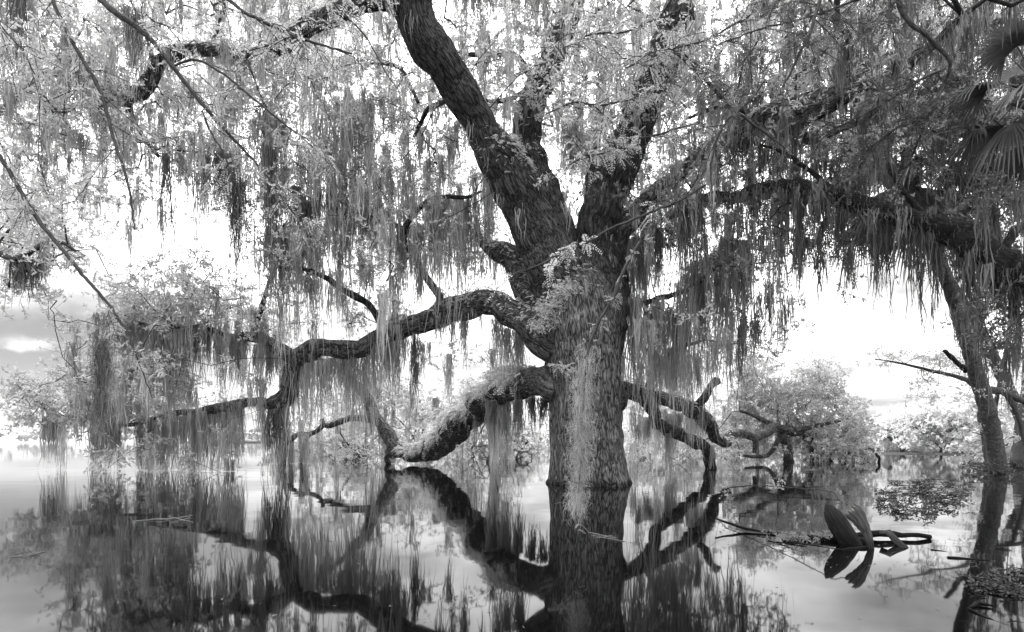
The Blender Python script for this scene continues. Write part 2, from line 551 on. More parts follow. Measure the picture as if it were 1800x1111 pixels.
# ------------------------------------------------------------------ setting: water, far shore, hills
def build_setting():
    g = Geo()
    xs = np.concatenate([[-4000, -600, -100], np.linspace(-40, 40, 9), [100, 600, 4000]])
    ys = np.concatenate([[-400, -20], np.linspace(0, 80, 9), [200, 1000, 4000]])
    X, Y = np.meshgrid(xs, ys)
    V = np.stack([X.ravel(), Y.ravel(), np.zeros(X.size)], -1)
    nx = len(xs)
    i = np.arange(len(ys) - 1)[:, None] * nx + np.arange(nx - 1)[None]
    Q = np.stack([i, i + 1, i + nx + 1, i + nx], -1).reshape(-1, 4)
    g.add(V, Q)
    g.build("water", M_WATER, kind="structure", label="still dark lake water mirroring the oak and the sky")
    # the far shore: low land with hills behind, from far left to far right
    g = Geo()
    th = np.radians(np.linspace(-62, 62, 260))
    rows = []
    for k, (r0, hh) in enumerate(((420, -0.3), (430, 0.8), (520, 3.5), (640, 9.0), (760, 12.0), (900, 8.0), (980, -1))):
        rr = r0 + 22 * np.sin(th * 9 + k) + 14 * np.sin(th * 23 + 2 * k)
        h = hh * (1 + 0.22 * np.sin(th * 13 + k * 1.7) + 0.18 * np.sin(th * 31 + k) + 0.1 * rng.normal(size=len(th))) if hh > 0 else np.full(len(th), hh)
        rows.append(np.stack([np.sin(th) * rr, np.cos(th) * rr, h], -1))
    V = np.concatenate(rows)
    m = len(th)
    i = np.arange(len(rows) - 1)[:, None] * m + np.arange(m - 1)[None]
    Q = np.stack([i, i + m, i + m + 1, i + 1], -1).reshape(-1, 4)
    g.add(V, Q)
    g.build("far_hills", M_HILL, kind="structure", smooth=True, label="low pale hills along the far shore of the lake")
    # scrub and woods on that shore: one mass nobody could count
    g, gt = Geo(), Geo()
    n = 900
    t = np.radians(rng.uniform(-60, 60, n)); r = rng.uniform(425, 900, n)
    hh = np.interp(r, [425, 520, 640, 760, 900], [0.6, 3.5, 9, 12, 8])
    c = np.stack([np.sin(t) * r, np.cos(t) * r, hh + 0.8], -1)
    add_sprigs(g, gt, c, rng.uniform(2.5, 6.0, n), 5, 8, 2.4, 1.5, rng.uniform(0.35, 0.9, n))
    g.build("far_woods", M_FARWOOD, kind="stuff", label="scrub and woods covering the low hills across the lake")


build_setting()

# ------------------------------------------------------------------ the oak: trunk and limbs
OAK_LIMBS = {
    "trunk": [(1038, 885, 12.05, 80), (1038, 858, 12.05, 70), (1034, 820, 12.05, 65.5), (1030, 760, 12.05, 64), (1029, 700, 12.05, 64), (1026, 640, 12.05, 66),
              (1020, 580, 12.05, 70), (1014, 530, 12.05, 66), (1008, 500, 12.1, 52)],
    "left_up": [(1030, 600, 12.0, 46), (1010, 530, 12.0, 48), (978, 470, 11.9, 45), (938, 395, 11.7, 41), (905, 325, 11.4, 38), (872, 265, 11.1, 38),
                (840, 210, 10.8, 33), (800, 145, 10.4, 33), (762, 85, 10.0, 34), (733, 25, 9.7, 35), (715, -40, 9.4, 34), (690, -140, 9.0, 30)],
    "right_up": [(1045, 610, 12.1, 48), (1058, 540, 12.2, 48), (1052, 470, 12.3, 42), (1050, 410, 12.4, 36), (1065, 345, 12.5, 37), (1088, 285, 12.6, 35),
                 (1118, 215, 12.7, 32), (1150, 140, 12.8, 30), (1180, 60, 12.9, 28), (1205, -20, 13.0, 26), (1230, -120, 13.1, 20)],
    "centre_up": [(1020, 560, 12.6, 40), (1005, 470, 12.9, 30), (970, 380, 13.2, 28), (938, 300, 13.4, 25), (925, 240, 13.5, 24), (936, 180, 13.5, 22),
                  (968, 100, 13.5, 21), (1000, 30, 13.5, 19), (1025, -40, 13.5, 17), (1050, -120, 13.5, 12)],
    "right_far": [(1070, 520, 12.3, 34), (1085, 440, 12.4, 22), (1112, 388, 12.4, 20), (1155, 338, 12.3, 15), (1205, 295, 12.0, 12), (1270, 245, 11.4, 12), (1330, 210, 10.8, 15),
                  (1385, 192, 10.3, 20), (1430, 180, 10.0, 21), (1470, 170, 9.8, 19), (1510, 160, 9.6, 15), (1570, 130, 9.4, 12), (1640, 80, 9.2, 9), (1700, 20, 9.0, 6)],
    "stub_left": [(985, 560, 12.6, 36), (950, 530, 12.7, 30), (925, 495, 12.8, 27), (900, 462, 12.9, 21), (875, 444, 13.0, 14), (855, 428, 13.1, 9), (842, 412, 13.1, 6.5), (838, 392, 13.1, 4.5)],
    "arch_left": [(990, 610, 12.0, 36), (958, 580, 12.0, 33), (930, 558, 12.1, 27), (898, 545, 12.3, 23), (862, 537, 12.6, 22.5), (830, 538, 12.9, 21.5), (790, 551, 13.3, 19), (745, 568, 13.7, 18),
                  (700, 582, 14.1, 16.5), (665, 600, 14.3, 16), (625, 613, 14.5, 15.5), (585, 614, 14.6, 15), (555, 617, 14.7, 15.5), (528, 630, 14.7, 15.5), (515, 650, 14.8, 14.5),
                  (508, 680, 14.9, 16), (494, 706, 15.1, 15), (475, 712, 15.4, 9.5), (455, 704, 15.8, 8), (432, 706, 16.3, 8), (405, 716, 16.8, 9), (370, 722, 17.2, 8),
                  (335, 724, 17.5, 6.5), (300, 727, 17.8, 5.5), (270, 738, 18.0, 5), (240, 745, 18.1, 4), (200, 748, 18.2, 3), (160, 738, 18.2, 2.4), (110, 730, 18.2, 1.6)],
    "branch_left": [(535, 632, 14.7, 13), (510, 622, 14.8, 12), (485, 608, 15.0, 11), (462, 598, 15.2, 11), (440, 592, 15.4, 8.5), (415, 592, 15.6, 7), (395, 590, 15.7, 6.5), (370, 578, 15.8, 6),
                    (345, 575, 15.9, 6), (325, 577, 16.0, 5.5), (300, 573, 16.0, 4.5), (275, 575, 16.1, 4), (245, 568, 16.1, 3), (215, 560, 16.1, 2.4), (185, 556, 16.1, 1.6)],
    "ferny_left": [(1010, 700, 12.0, 30), (985, 690, 12.0, 27), (962, 672, 12.2, 25), (935, 670, 12.8, 24), (905, 677, 14.0, 24), (872, 693, 15.5, 23), (845, 712, 17.0, 22), (815, 738, 19.0, 22),
                   (790, 762, 20.6, 22), (765, 785, 21.6, 22), (740, 794, 22.2, 17), (715, 797, 22.6, 14), (694, 794, 22.8, 13), (683, 800, 22.9, 10)],
    "right_low": [(1070, 700, 12.2, 26), (1095, 690, 12.5, 17), (1125, 690, 13.2, 14), (1160, 702, 14.0, 13), (1200, 713, 15.2, 12), (1228, 723, 16.2, 12), (1241, 740, 17.0, 12), (1248, 758, 17.8, 10.5),
                  (1262, 772, 18.6, 9.5), (1275, 779, 19.2, 7), (1283, 764, 20.0, 6.5), (1300, 763, 21.0, 7), (1322, 768, 22.0, 6.5), (1340, 763, 23.0, 7), (1362, 752, 24.0, 8), (1390, 757, 25.0, 7.5),
                  (1415, 765, 25.6, 6), (1445, 766, 26.0, 4), (1480, 768, 26.2, 2)],
    "right_lower": [(1110, 690, 12.9, 10), (1138, 700, 13.3, 11), (1147, 728, 13.9, 10.5), (1162, 752, 14.8, 10.5), (1188, 764, 16.0, 9.5), (1215, 772, 17.3, 9.5), (1238, 788, 18.4, 9.5), (1249, 808, 19.0, 9.5), (1252, 832, 19.2, 9.5)],
    "left_top": [(735, 20, 9.7, 26), (705, -8, 9.6, 22), (665, -2, 9.7, 18), (625, 8, 9.9, 16), (585, 22, 10.2, 15), (545, 44, 10.5, 15), (505, 76, 10.9, 14), (470, 88, 11.3, 11), (435, 95, 11.7, 8),
                 (392, 88, 12.0, 9), (345, 86, 12.3, 9), (300, 95, 12.5, 10), (276, 112, 12.7, 10), (252, 145, 12.8, 12), (222, 166, 13.0, 12), (190, 156, 13.1, 8), (160, 138, 13.2, 6), (125, 130, 13.3, 6),
                 (85, 126, 13.4, 7), (60, 140, 13.4, 7), (38, 158, 13.5, 6), (18, 182, 13.5, 6), (-8, 200, 13.6, 6), (-50, 205, 13.6, 4)],
    "bg_arch": [(690, 800, 22.8, 12), (688, 780, 22.8, 11), (680, 760, 22.8, 11), (673, 746, 22.7, 10), (660, 730, 22.6, 8), (654, 716, 22.5, 8.5), (645, 700, 22.4, 9), (634, 684, 22.2, 9), (620, 668, 22.0, 7),
                (605, 652, 21.8, 5), (585, 640, 21.6, 4), (560, 630, 21.4, 3)],
}
LIMB_LABEL = {
    "trunk": None,
    "left_up": "thick furrowed limb rising to the upper left",
    "right_up": "thick dark limb rising to the upper right",
    "centre_up": "middle limb rising behind the two front limbs",
    "right_far": "rough limb reaching far out to the right",
    "stub_left": "pale tapering stub limb above the arched limb",
    "arch_left": "long arched limb that bends down twice to the left",
    "branch_left": "smaller limb forking off the arched limb",
    "ferny_left": "low limb covered in ferns that dips into the water",
    "right_low": "low crooked limb running right over the water",
    "right_lower": "low limb that hooks down into the water on the right",
    "left_top": "crooked limb high up on the left",
    "bg_arch": "pale limb rising from where the ferny limb meets the water",
}
oak = thing("live_oak", (P(1038, 858, 12.05)[0], 12.05, 0.0),
            "huge old live oak standing in the lake, limbs bearded with moss", "tree")
SKEL = {}          # limb -> (samples xyz, radius)


def build_oak():
    names = list(OAK_LIMBS)
    g = Geo()
    allA, allr, allT, allN, allB, allS, allI = [], [], [], [], [], [], []
    for i, nme in enumerate(names):
        q = catmull(path(OAK_LIMBS[nme]), 0.07)
        A, r = q[:, :3].copy(), q[:, 3].copy()
        if nme != "trunk":                      # real limbs are never smooth curves
            s = np.arange(len(A)) * 0.07
            for a in range(3):
                w = (vnoise(np.stack([s * 1.6, s * 0 + a, s * 0], -1), i) - 0.5) * 0.9 + (vnoise(np.stack([s * 4.5, s * 0 + a, s * 0], -1), i + 50) - 0.5) * 0.35
                A[:, a] += w * r * (0.35 if nme in ("left_up", "right_up", "centre_up") else 0.8)
            r = r * (0.92 + 0.24 * vnoise(np.stack([s * 2.5, s * 0, s * 0], -1), i + 90))
        V, Q, T, bk = tube(A, r, 20)
        g.add(V, Q, T)
        T_, N_, B_ = frames(A)
        allA.append(A); allr.append(r); allT.append(T_); allN.append(N_); allB.append(B_)
        allS.append(np.concatenate([[0], np.cumsum(np.linalg.norm(np.diff(A, axis=0), axis=1))]) + i * 3.7)
        allI.append(np.full(len(A), i))
        SKEL[nme] = (A, r)
    tmp = g.build("tmp_oak", M_OAK)
    md = tmp.modifiers.new("remesh", "REMESH")
    md.mode = "VOXEL"; md.voxel_size = 0.037; md.use_smooth_shade = True
    sm = tmp.modifiers.new("smooth", "SMOOTH"); sm.iterations = 2; sm.factor = 0.5
    dg = bpy.context.evaluated_depsgraph_get()
    me = bpy.data.meshes.new_from_object(tmp.evaluated_get(dg))
    nv, nf = len(me.vertices), len(me.polygons)
    V = np.empty(nv * 3, np.float32); me.vertices.foreach_get("co", V); V = V.reshape(-1, 3)
    Nn = np.empty(nv * 3, np.float32); me.vertices.foreach_get("normal", Nn); Nn = Nn.reshape(-1, 3)
    nl = len(me.loops)
    lv = np.empty(nl, np.int32); me.loops.foreach_get("vertex_index", lv)
    F = lv.reshape(-1, 4)
    bpy.data.objects.remove(tmp)
    bpy.data.meshes.remove(me)
    A = np.concatenate(allA).astype(np.float32); r = np.concatenate(allr).astype(np.float32)
    T_ = np.concatenate(allT); N_ = np.concatenate(allN); B_ = np.concatenate(allB)
    S = np.concatenate(allS); I = np.concatenate(allI)
    best = np.empty(nv, int)
    a2 = (A ** 2).sum(1)
    for k in range(0, nv, 20000):
        v = V[k:k + 20000]
        d2 = np.maximum((v ** 2).sum(1)[:, None] + a2[None] - 2 * v @ A.T, 0)
        best[k:k + 20000] = np.argmin(np.sqrt(d2) - r[None], 1)
    rel = V - A[best]
    bk = np.stack([(rel * N_[best]).sum(1), (rel * B_[best]).sum(1), S[best] + (rel * T_[best]).sum(1)], -1)
    rb = r[best]
    big = np.clip(rb / 0.5, 0, 1)
    p = bk * np.array([1, 1, 0.3])
    d = (vnoise(p * 2.2, 3) - 0.5) * 0.09 * big
    d += (vnoise(bk * 5.0, 4) - 0.5) * 0.05 * np.clip(rb / 0.25, 0, 1)
    rid = 1 - np.abs(vnoise(bk * np.array([11, 11, 2.2]), 5) * 2 - 1)
    d += (0.5 - rid ** 2) * 0.032 * np.clip(rb / 0.3, 0, 1)
    # long buttress folds down the trunk
    ang = np.arctan2(bk[:, 1], bk[:, 0])
    tr = (I[best] == 0)
    d += tr * (0.03 + 0.11 * np.exp(-np.maximum(V[:, 2], 0) / 0.55)) * np.sin(ang * 5 + 0.9 * np.sin(bk[:, 2] * 1.3) + 1.0)
    V = V + Nn * d[:, None]
    lid = I[best]
    fl = lid[F[:, 0]]
    # pale grey bark on the trunk, darker on the upper limbs of the front
    tones = {"trunk": 1.35, "left_up": 0.85, "right_up": 0.5, "centre_up": 0.85, "arch_left": 1.0, "branch_left": 1.0, "stub_left": 1.2,
             "ferny_left": 0.9, "right_low": 0.7, "right_lower": 0.6, "right_far": 1.0, "left_top": 0.6, "bg_arch": 1.7}
    tvals = np.array([tones[n] for n in names])
    tone = tvals[lid]
    # blend tones across the joints
    for _ in range(30):
        acc = np.zeros(nv); cnt = np.zeros(nv)
        m = tone[F].mean(1)
        for c in range(4):
            np.add.at(acc, F[:, c], m); np.add.at(cnt, F[:, c], 1)
        tone = acc / np.maximum(cnt, 1)
    for i, nme in enumerate(names):
        f = F[fl == i]
        u, inv = np.unique(f, return_inverse=True)
        g = Geo()
        g.add(V[u], inv.reshape(-1, 4), bk=bk[u], tone=tone[u])
        o = g.build("trunk" if nme == "trunk" else "limb", M_OAK, oak, smooth=True, label=LIMB_LABEL[nme])
        LIMB_OBJ[nme] = o


LIMB_OBJ = {}
build_oak()

# thinner drawn branches of the oak, each a part of the tree
OAK_BRANCHES = [
    [(446, 590, 15.4, 6), (448, 570, 15.4, 5.5), (456, 550, 15.4, 5), (463, 530, 15.3, 4), (470, 505, 15.3, 3), (478, 480, 15.2, 2)],
    [(672, 590, 14.2, 7), (668, 568, 14.2, 6.5), (655, 545, 14.1, 6), (640, 528, 14.0, 6), (618, 518, 13.9, 6), (600, 508, 13.8, 5.5), (580, 492, 13.8, 5), (556, 480, 13.7, 4), (530, 473, 13.7, 3), (490, 470, 13.6, 2)],
    [(780, 548, 13.4, 9), (772, 520, 13.3, 7), (758, 500, 13.2, 7), (745, 480, 13.2, 6.5), (736, 462, 13.1, 6), (720, 440, 13.1, 5.5), (708, 415, 13.0, 5), (718, 388, 13.0, 5), (738, 365, 12.9, 5), (760, 350, 12.9, 4.5), (790, 346, 12.8, 4), (822, 347, 12.8, 3), (845, 335, 12.8, 2)],
    [(712, 410, 13.0, 5), (695, 395, 13.0, 5), (672, 388, 13.0, 4), (650, 375, 13.0, 3), (630, 350, 13, 2)],
    [(336, 585, 16.0, 5), (322, 610, 16.1, 4.5), (304, 632, 16.2, 4), (296, 655, 16.3, 3), (288, 690, 16.4, 2)],
    [(300, 727, 17.8, 4), (275, 755, 17.9, 3.5), (255, 775, 18, 3), (245, 800, 18, 2)],
    [(673, 750, 22.8, 8), (662, 742, 22.8, 7), (645, 737, 22.9, 6), (618, 735, 23, 6), (595, 742, 23, 5.5), (580, 748, 23, 5), (568, 749, 23, 4), (556, 757, 23, 3)],
    [(566, 736, 23, 3), (568, 745, 23, 4), (562, 754, 23, 4), (545, 763, 23, 4), (525, 763, 23, 4.5), (512, 772, 23, 5), (500, 783, 23, 5), (497, 800, 23, 5.5), (496, 818, 23, 6)],
    [(545, 763, 23, 3.5), (535, 780, 23, 3), (530, 800, 23, 2.5), (529, 818, 23, 2)],
    [(884, 700, 14.5, 8), (876, 718, 16.0, 6), (871, 742, 19.0, 5.5), (873, 765, 22.0, 5), (868, 785, 24, 5), (863, 800, 25, 4.5), (857, 815, 25.2, 4)],
    [(688, 796, 22.9, 5), (680, 806, 22.9, 5), (684, 816, 22.9, 4.5)],
    [(1221, 718, 15.9, 8), (1232, 706, 15.8, 7.5), (1242, 694, 15.7, 7), (1250, 678, 15.6, 6.5), (1262, 668, 15.5, 7)],
    [(1325, 768, 22, 6), (1328, 780, 22, 5), (1325, 796, 22, 3)],
    [(1373, 762, 24.6, 8), (1383, 785, 25, 8), (1387, 815, 25.3, 8)],
    [(1410, 764, 25.4, 5), (1422, 780, 25.6, 4.5), (1428, 800, 25.8, 4), (1424, 815, 25.8, 3.5)],
    [(1375, 765, 24.6, 5), (1362, 785, 24.6, 4), (1350, 800, 24.6, 4), (1325, 803, 24.6, 3), (1300, 800, 24.6, 2)],
    [(1366, 752, 24, 7), (1348, 742, 24, 5), (1325, 730, 24, 3.5), (1300, 722, 24, 2.5)],
    [(1395, 757, 25, 5), (1430, 750, 25.4, 4), (1465, 742, 25.8, 3), (1490, 735, 26, 2)],
    [(1418, 766, 25.6, 5), (1440, 782, 25.8, 4), (1470, 788, 26, 3.5), (1500, 800, 26, 3), (1520, 806, 26, 2)],
    [(1095, 540, 12.4, 6), (1125, 535, 12.4, 5), (1155, 525, 12.4, 4.5), (1185, 517, 12.3, 4.5), (1215, 505, 12.3, 4), (1260, 470, 12.2, 3)],
    [(1135, 700, 13.4, 6), (1140, 675, 13.4, 5), (1150, 648, 13.4, 5), (1165, 628, 13.4, 4.5), (1190, 612, 13.4, 4), (1230, 600, 13.4, 3)],
    [(222, 172, 13.0, 8), (232, 205, 13.0, 5), (245, 230, 13.0, 4), (262, 255, 13.0, 3.5), (280, 275, 13.0, 3)],
    [(265, 112, 12.7, 6), (268, 100, 12.7, 5), (264, 86, 12.7, 3)],
    [(935, 135, 13.5, 7), (905, 98, 13.4, 5), (875, 95, 13.3, 5), (848, 98, 13.2, 4.5), (815, 96, 13.1, 4)],
    [(925, 158, 13.5, 4), (895, 175, 13.3, 4), (865, 178, 13.2, 3), (850, 175, 13.1, 2)],
    [(800, 155, 10.5, 6), (780, 178, 11.0, 5), (755, 190, 11.6, 4.5), (742, 210, 12, 4), (728, 240, 12.4, 3)],
    [(735, 180, 12.0, 3), (705, 120, 12.2, 3.5), (695, 115, 12.2, 3), (650, 110, 12.3, 2)],
    [(1385, 192, 10.3, 8), (1400, 215, 10.3, 8), (1420, 245, 10.3, 8), (1445, 243, 10.2, 7), (1475, 228, 10.1, 6.5), (1510, 215, 10, 5), (1550, 190, 9.9, 3)],
    [(1330, 212, 10.8, 6), (1310, 195, 10.8, 5), (1280, 188, 10.8, 4), (1240, 195, 10.8, 3), (1205, 210, 10.8, 2)],
]
DRAWN = []
for rows in OAK_BRANCHES:
    g = Geo()
    q = add_tube(g, path(rows), 8, 0.12, wob=0.006, rough=0.08, tone=0.75)
    DRAWN.append(q)
    g.build("branch", M_OAK, oak, smooth=True)


# ------------------------------------------------------------------ density maps of leaves and moss (100 px cells of the photograph)
FOL = ["456777435679689999", "666788663489689999", "676677652487587899", "521366763476788877", "711146555256764455",
       "105423411224431014", "025322312033330014", "264423455013376567", "012112354014577877"]
MOS = ["554444207535466669", "563455423344456668", "456468732464776667", "222557975263786764", "401128884157885455",
       "000016433066741124", "015664351057910023", "065745531035510012", "046774425054431012"]


def cells(grid, per, ymax=9):
    out = []
    for j, row in enumerate(grid[:ymax]):
        for i, ch in enumerate(row[:18]):
            k = rng.poisson(int(ch) * per)
            for _ in range(k):
                out.append(((i + rng.random()) * 100, (j + rng.random()) * 92.6))
    return np.array(out)


# ground depth of the crown by column: the limbs' own depth, spread front to back
def crown_depth(px, py):
    base = np.interp(px, [0, 300, 600, 900, 1200, 1500, 1800], [12.5, 14.0, 13.5, 13.2, 12.8, 11.5, 9.5])
    base = base + np.interp(py, [0, 300, 600, 800], [-1.0, 0.0, 1.2, 2.5])
    return base + rng.normal(0, 1.3, np.shape(px))


other_limbs = {
    "right_tree": [(1960, 560, 8.0, 34), (1860, 505, 8.3, 32), (1800, 478, 8.5, 29), (1750, 462, 8.7, 27), (1705, 425, 8.9, 25), (1660, 402, 9.1, 20), (1610, 390, 9.3, 17), (1560, 375, 9.5, 16),
                   (1500, 355, 9.8, 15), (1440, 338, 10.0, 14), (1385, 328, 10.3, 12), (1330, 332, 10.5, 9), (1290, 345, 10.7, 7), (1250, 343, 10.9, 6), (1210, 356, 11.1, 4), (1180, 375, 11.2, 3)],
    "left_tree": [(-140, 400, 9.2, 10), (-60, 425, 9.3, 8), (0, 447, 9.4, 5.5), (24, 454, 9.4, 5), (48, 446, 9.4, 4.5), (75, 430, 9.4, 4), (110, 428, 9.5, 3), (150, 450, 9.6, 2)],
}
mossy = thing("overhanging_limb", tuple(P(1900, 520, 8.2)), "dark moss-covered limb sloping in from the right edge above the palm trunk", "limb")
leftlimb = thing("overhanging_limb", tuple(P(-60, 425, 9.3)), "thin leafy limb reaching in at the left edge above the small cloud", "limb")
g = Geo(); q1 = add_tube(g, path(other_limbs["right_tree"]), 16, 0.06, wob=0.012, rough=0.10); g.build("bough", M_DARKBARK, mossy, smooth=True)
g = Geo(); q2 = add_tube(g, path(other_limbs["left_tree"]), 8, 0.08, wob=0.006, rough=0.06); g.build("bough", M_TWIG, leftlimb, smooth=True)
rb = [[(1760, 465, 8.7, 10), (1770, 430, 8.8, 8), (1790, 400, 8.9, 7), (1830, 390, 9.0, 6)], [(1640, 395, 9.2, 7), (1600, 350, 9.4, 5), (1570, 310, 9.5, 4), (1555, 260, 9.6, 3)],
      [(1480, 350, 9.9, 6), (1430, 305, 10, 4), (1380, 270, 10.1, 3), (1340, 255, 10.2, 2)]]
for rows in rb:
    g = Geo(); add_tube(g, path(rows), 8, 0.08, wob=0.006, rough=0.08); g.build("branch", M_DARKBARK, mossy, smooth=True)


def grow(root_sets, targets, lam=0.35):
    """connect every target to the nearest point of the growing tree; returns parent links and the set id"""
    nodes = [np.array(p) for s in root_sets for p in s]
    sid = [k for k, s in enumerate(root_sets) for _ in s]
    X = np.array(nodes); sid = np.array(sid)
    plen = np.zeros(len(X)); parent = np.full(len(X), -1)
    T = np.asarray(targets); n = len(T)
    best = np.full(n, 1e9); arg = np.zeros(n, int)
    for k in range(len(X)):
        d = np.linalg.norm(T - X[k], axis=1)
        m = d < best; best[m] = d[m]; arg[m] = k
    X = list(X); sid = list(sid); plen = list(plen); parent = list(parent)
    done = np.zeros(n, bool); node_of = np.full(n, -1)
    for _ in range(n):
        c = np.where(done, 1e9, best); i = int(np.argmin(c))
        done[i] = True
        a = arg[i]
        k = len(X)
        X.append(T[i]); sid.append(sid[a]); parent.append(a)
        plen.append(plen[a] + np.linalg.norm(T[i] - X[a])); node_of[i] = k
        d = np.linalg.norm(T - T[i], axis=1) + lam * plen[k]
        m = d < best; best[m] = d[m]; arg[m] = k
    return np.array(X), np.array(parent), np.array(sid), node_of


def build_crown():
    px = cells(FOL, 2.7, 9)
    px = px[~((px[:, 0] > 1400) & (px[:, 1] < 520) & (rng.random(len(px)) < 0.30))]
    px = px[~((px[:, 0] > 1500) & (px[:, 0] < 1720) & (px[:, 1] > 230) & (px[:, 1] < 470) & (rng.random(len(px)) < 0.6))]
    # the crown goes on above the frame
    k = 420
    up = np.stack([rng.uniform(-300, 2100, k), rng.uniform(-420, 0, k)], -1)
    ap = np.vstack([px, up])
    d = crown_depth(ap[:, 0], ap[:, 1])
    fd = np.clip(d, 7.5, 19)
    # near the waterline on the right the leaves belong to the far end of the low limb
    low = (ap[:, 1] > 640) & (ap[:, 0] > 1280) & (ap[:, 0] < 1530)
    fd[low] = rng.uniform(24.5, 27.5, low.sum())
    mid = (ap[:, 1] > 640) & (ap[:, 0] > 480) & (ap[:, 0] < 960)
    fd[mid] = rng.uniform(24, 29, mid.sum())
    keep = ~((ap[:, 1] > 640) & (ap[:, 0] > 1530))
    ap, fd = ap[keep], fd[keep]
    ur = (ap[:, 0] > 1580) & (ap[:, 1] < 330)
    fd[ur] = np.maximum(fd[ur], rng.uniform(11, 13.5, ur.sum()))
    lowr = (ap[:, 1] > 620) & (ap[:, 0] > 1050) & (ap[:, 0] < 1290)
    fd[lowr] = rng.uniform(24, 28, lowr.sum())
    # leaves do not grow right against the front of the big limbs
    for nme in ("left_up", "right_up", "arch_left", "branch_left", "right_low", "right_lower", "stub_left", "bg_arch", "ferny_left"):
        A, r = SKEL[nme]
        lx, ly, lr = A[:, 0] / A[:, 1] * 1000 + 900, HOR - (A[:, 2] - CAM_H) / A[:, 1] * 1000, r / A[:, 1] * 1000
        for i in range(len(ap)):
            dd = np.hypot(lx - ap[i, 0], ly - ap[i, 1]) - lr
            k = int(np.argmin(dd))
            if dd[k] < 30 and fd[i] < A[k, 1] + 0.5 and rng.random() < (0.75 if nme in ("right_up", "right_far") else 0.9):
                fd[i] = A[k, 1] + rng.uniform(0.8, 2.2)
    T = np.array([P(a, b, c) for (a, b), c in zip(ap, fd)])
    T[:, 2] = np.maximum(T[:, 2], 0.35)
    # unseen dense boughs above the frame on the right, added to shade the canopy
    ov = np.stack([rng.uniform(1.2, 9.0, 330), rng.uniform(-1.0, 11.0, 330), rng.uniform(7.6, 11.0, 330)], -1)
    T = np.vstack([T, ov[(ov[:, 2] - CAM_H) / np.maximum(ov[:, 1], 0.1) > 0.8]])
    # a looser layer of leaves behind, where the far side of the crown closes the view
    bl = [P(rng.uniform(-50, 1400), rng.uniform(-60, 330), rng.uniform(15, 19.5)) for _ in range(330)]
    T = np.vstack([T, np.array(bl)])
    # extra: leafy top of the left branches
    ex = []
    for (x0, x1, y0, y1, dd, k) in ((190, 440, 505, 575, 16, 60), (300, 350, 470, 520, 16, 6), (25, 250, 665, 745, 18, 66), (90, 160, 640, 670, 18, 8), (250, 340, 640, 730, 17.5, 10), (1285, 1490, 690, 790, 26, 75), (1310, 1440, 665, 740, 26, 26), (1450, 1525, 740, 800, 26, 18), (1300, 1350, 635, 680, 26, 14), (1420, 1470, 640, 700, 26, 12), (1480, 1520, 690, 800, 26, 10),
                                    (440, 500, 560, 610, 15.3, 6), (0, 160, 340, 470, 9.5, 24), (0, 60, 480, 580, 9.5, 6), (620, 720, 300, 380, 13, 6)):
        u = rng.uniform(0, 1, (k, 2))
        for a, b in u:
            bx = x0 + (x1 - x0) * a
            by = y0 + (y1 - y0) * b
            ex.append(P(bx, by, dd + rng.normal(0, 0.7)))
    T = np.vstack([T, np.array(ex)])
    T[:, 2] = np.maximum(T[:, 2], 0.3)
    roots, owners = [], []
    for nme in OAK_LIMBS:
        if nme == "trunk":
            continue
        A, r = SKEL[nme]
        s = A[int(len(A) * 0.25)::4]
        roots.append(s); owners.append(LIMB_OBJ[nme])
    for q in DRAWN:
        roots.append(q[2::2, :3]); owners.append(oak)
    roots.append(q1[8::4, :3]); owners.append(mossy)
    roots.append(q2[4::3, :3]); owners.append(leftlimb)
    X, par, sid, node_of = grow(roots, T)
    cnt = np.zeros(len(X))
    for k in range(len(X) - 1, -1, -1):
        if par[k] >= 0:
            cnt[par[k]] += cnt[k] + 1
    rad = 0.006 * (cnt + 1) ** 0.42
    rad = np.clip(rad, 0.006, 0.07)
    twigs = {}
    for k in range(len(X)):
        p = par[k]
        if p < 0:
            continue
        o = owners[sid[k]]
        g = twigs.setdefault(o.name, (o, Geo()))[1]
        a, b = X[p], X[k]
        L = np.linalg.norm(b - a)
        # leave along the parent's direction so that forks look grown
        if par[p] >= 0:
            dirp = unit(X[p] - X[par[p]])
        else:
            dirp = unit((b - a) + np.array([0, 0, 0.4 * L]))
        m1 = a + dirp * L * 0.3 + rng.normal(size=3) * 0.05 * L
        m2 = a + (b - a) * 0.66 + rng.normal(size=3) * 0.07 * L
        r0 = rad[k] * 1.15
        q = catmull(np.array([np.append(a, r0), np.append(m1, r0), np.append(m2, rad[k]), np.append(b, rad[k] * 0.9)]), max(0.14, L / 4))
        V, Q, Tt, bk = tube(q[:, :3], q[:, 3], 4)
        g.add(V, Q, Tt, bk, 0.9)
    centres = X[node_of]
    own = sid[node_of]
    leaves = {}
    right = centres[:, 0] / centres[:, 1] > 0.42
    for s in np.unique(own):
        o = owners[s]
        gl = leaves.setdefault(o.name, (o, Geo()))[1]
        gt = twigs.setdefault(o.name, (o, Geo()))[1]
        c = centres[own == s]
        dist = c[:, 1]
        ll = 0.085
        tone = rng.uniform(0.8, 1.15, len(c))
        far = dist > 19
        lowl = (c[:, 0] < -8.5) & (dist > 15.2) & (c[:, 2] < 6) & ~far
        add_sprigs(gl, gt, c[lowl], rng.uniform(0.35, 0.6, lowl.sum()), 10, 9, 0.16, 0.058, tone[lowl] * 0.85)
        near = ~far & ~lowl
        add_sprigs(gl, gt, c[near], rng.uniform(0.28, 0.55, near.sum()), 10, 14, 0.084, 0.032, tone[near])
        add_sprigs(gl, gt, c[far], rng.uniform(0.45, 0.8, far.sum()), 12, 16, 0.13, 0.055, tone[far], up=0.45)
    for nme, (o, g) in twigs.items():
        g.build("twigs", M_TWIG, o, smooth=True, kind="stuff")
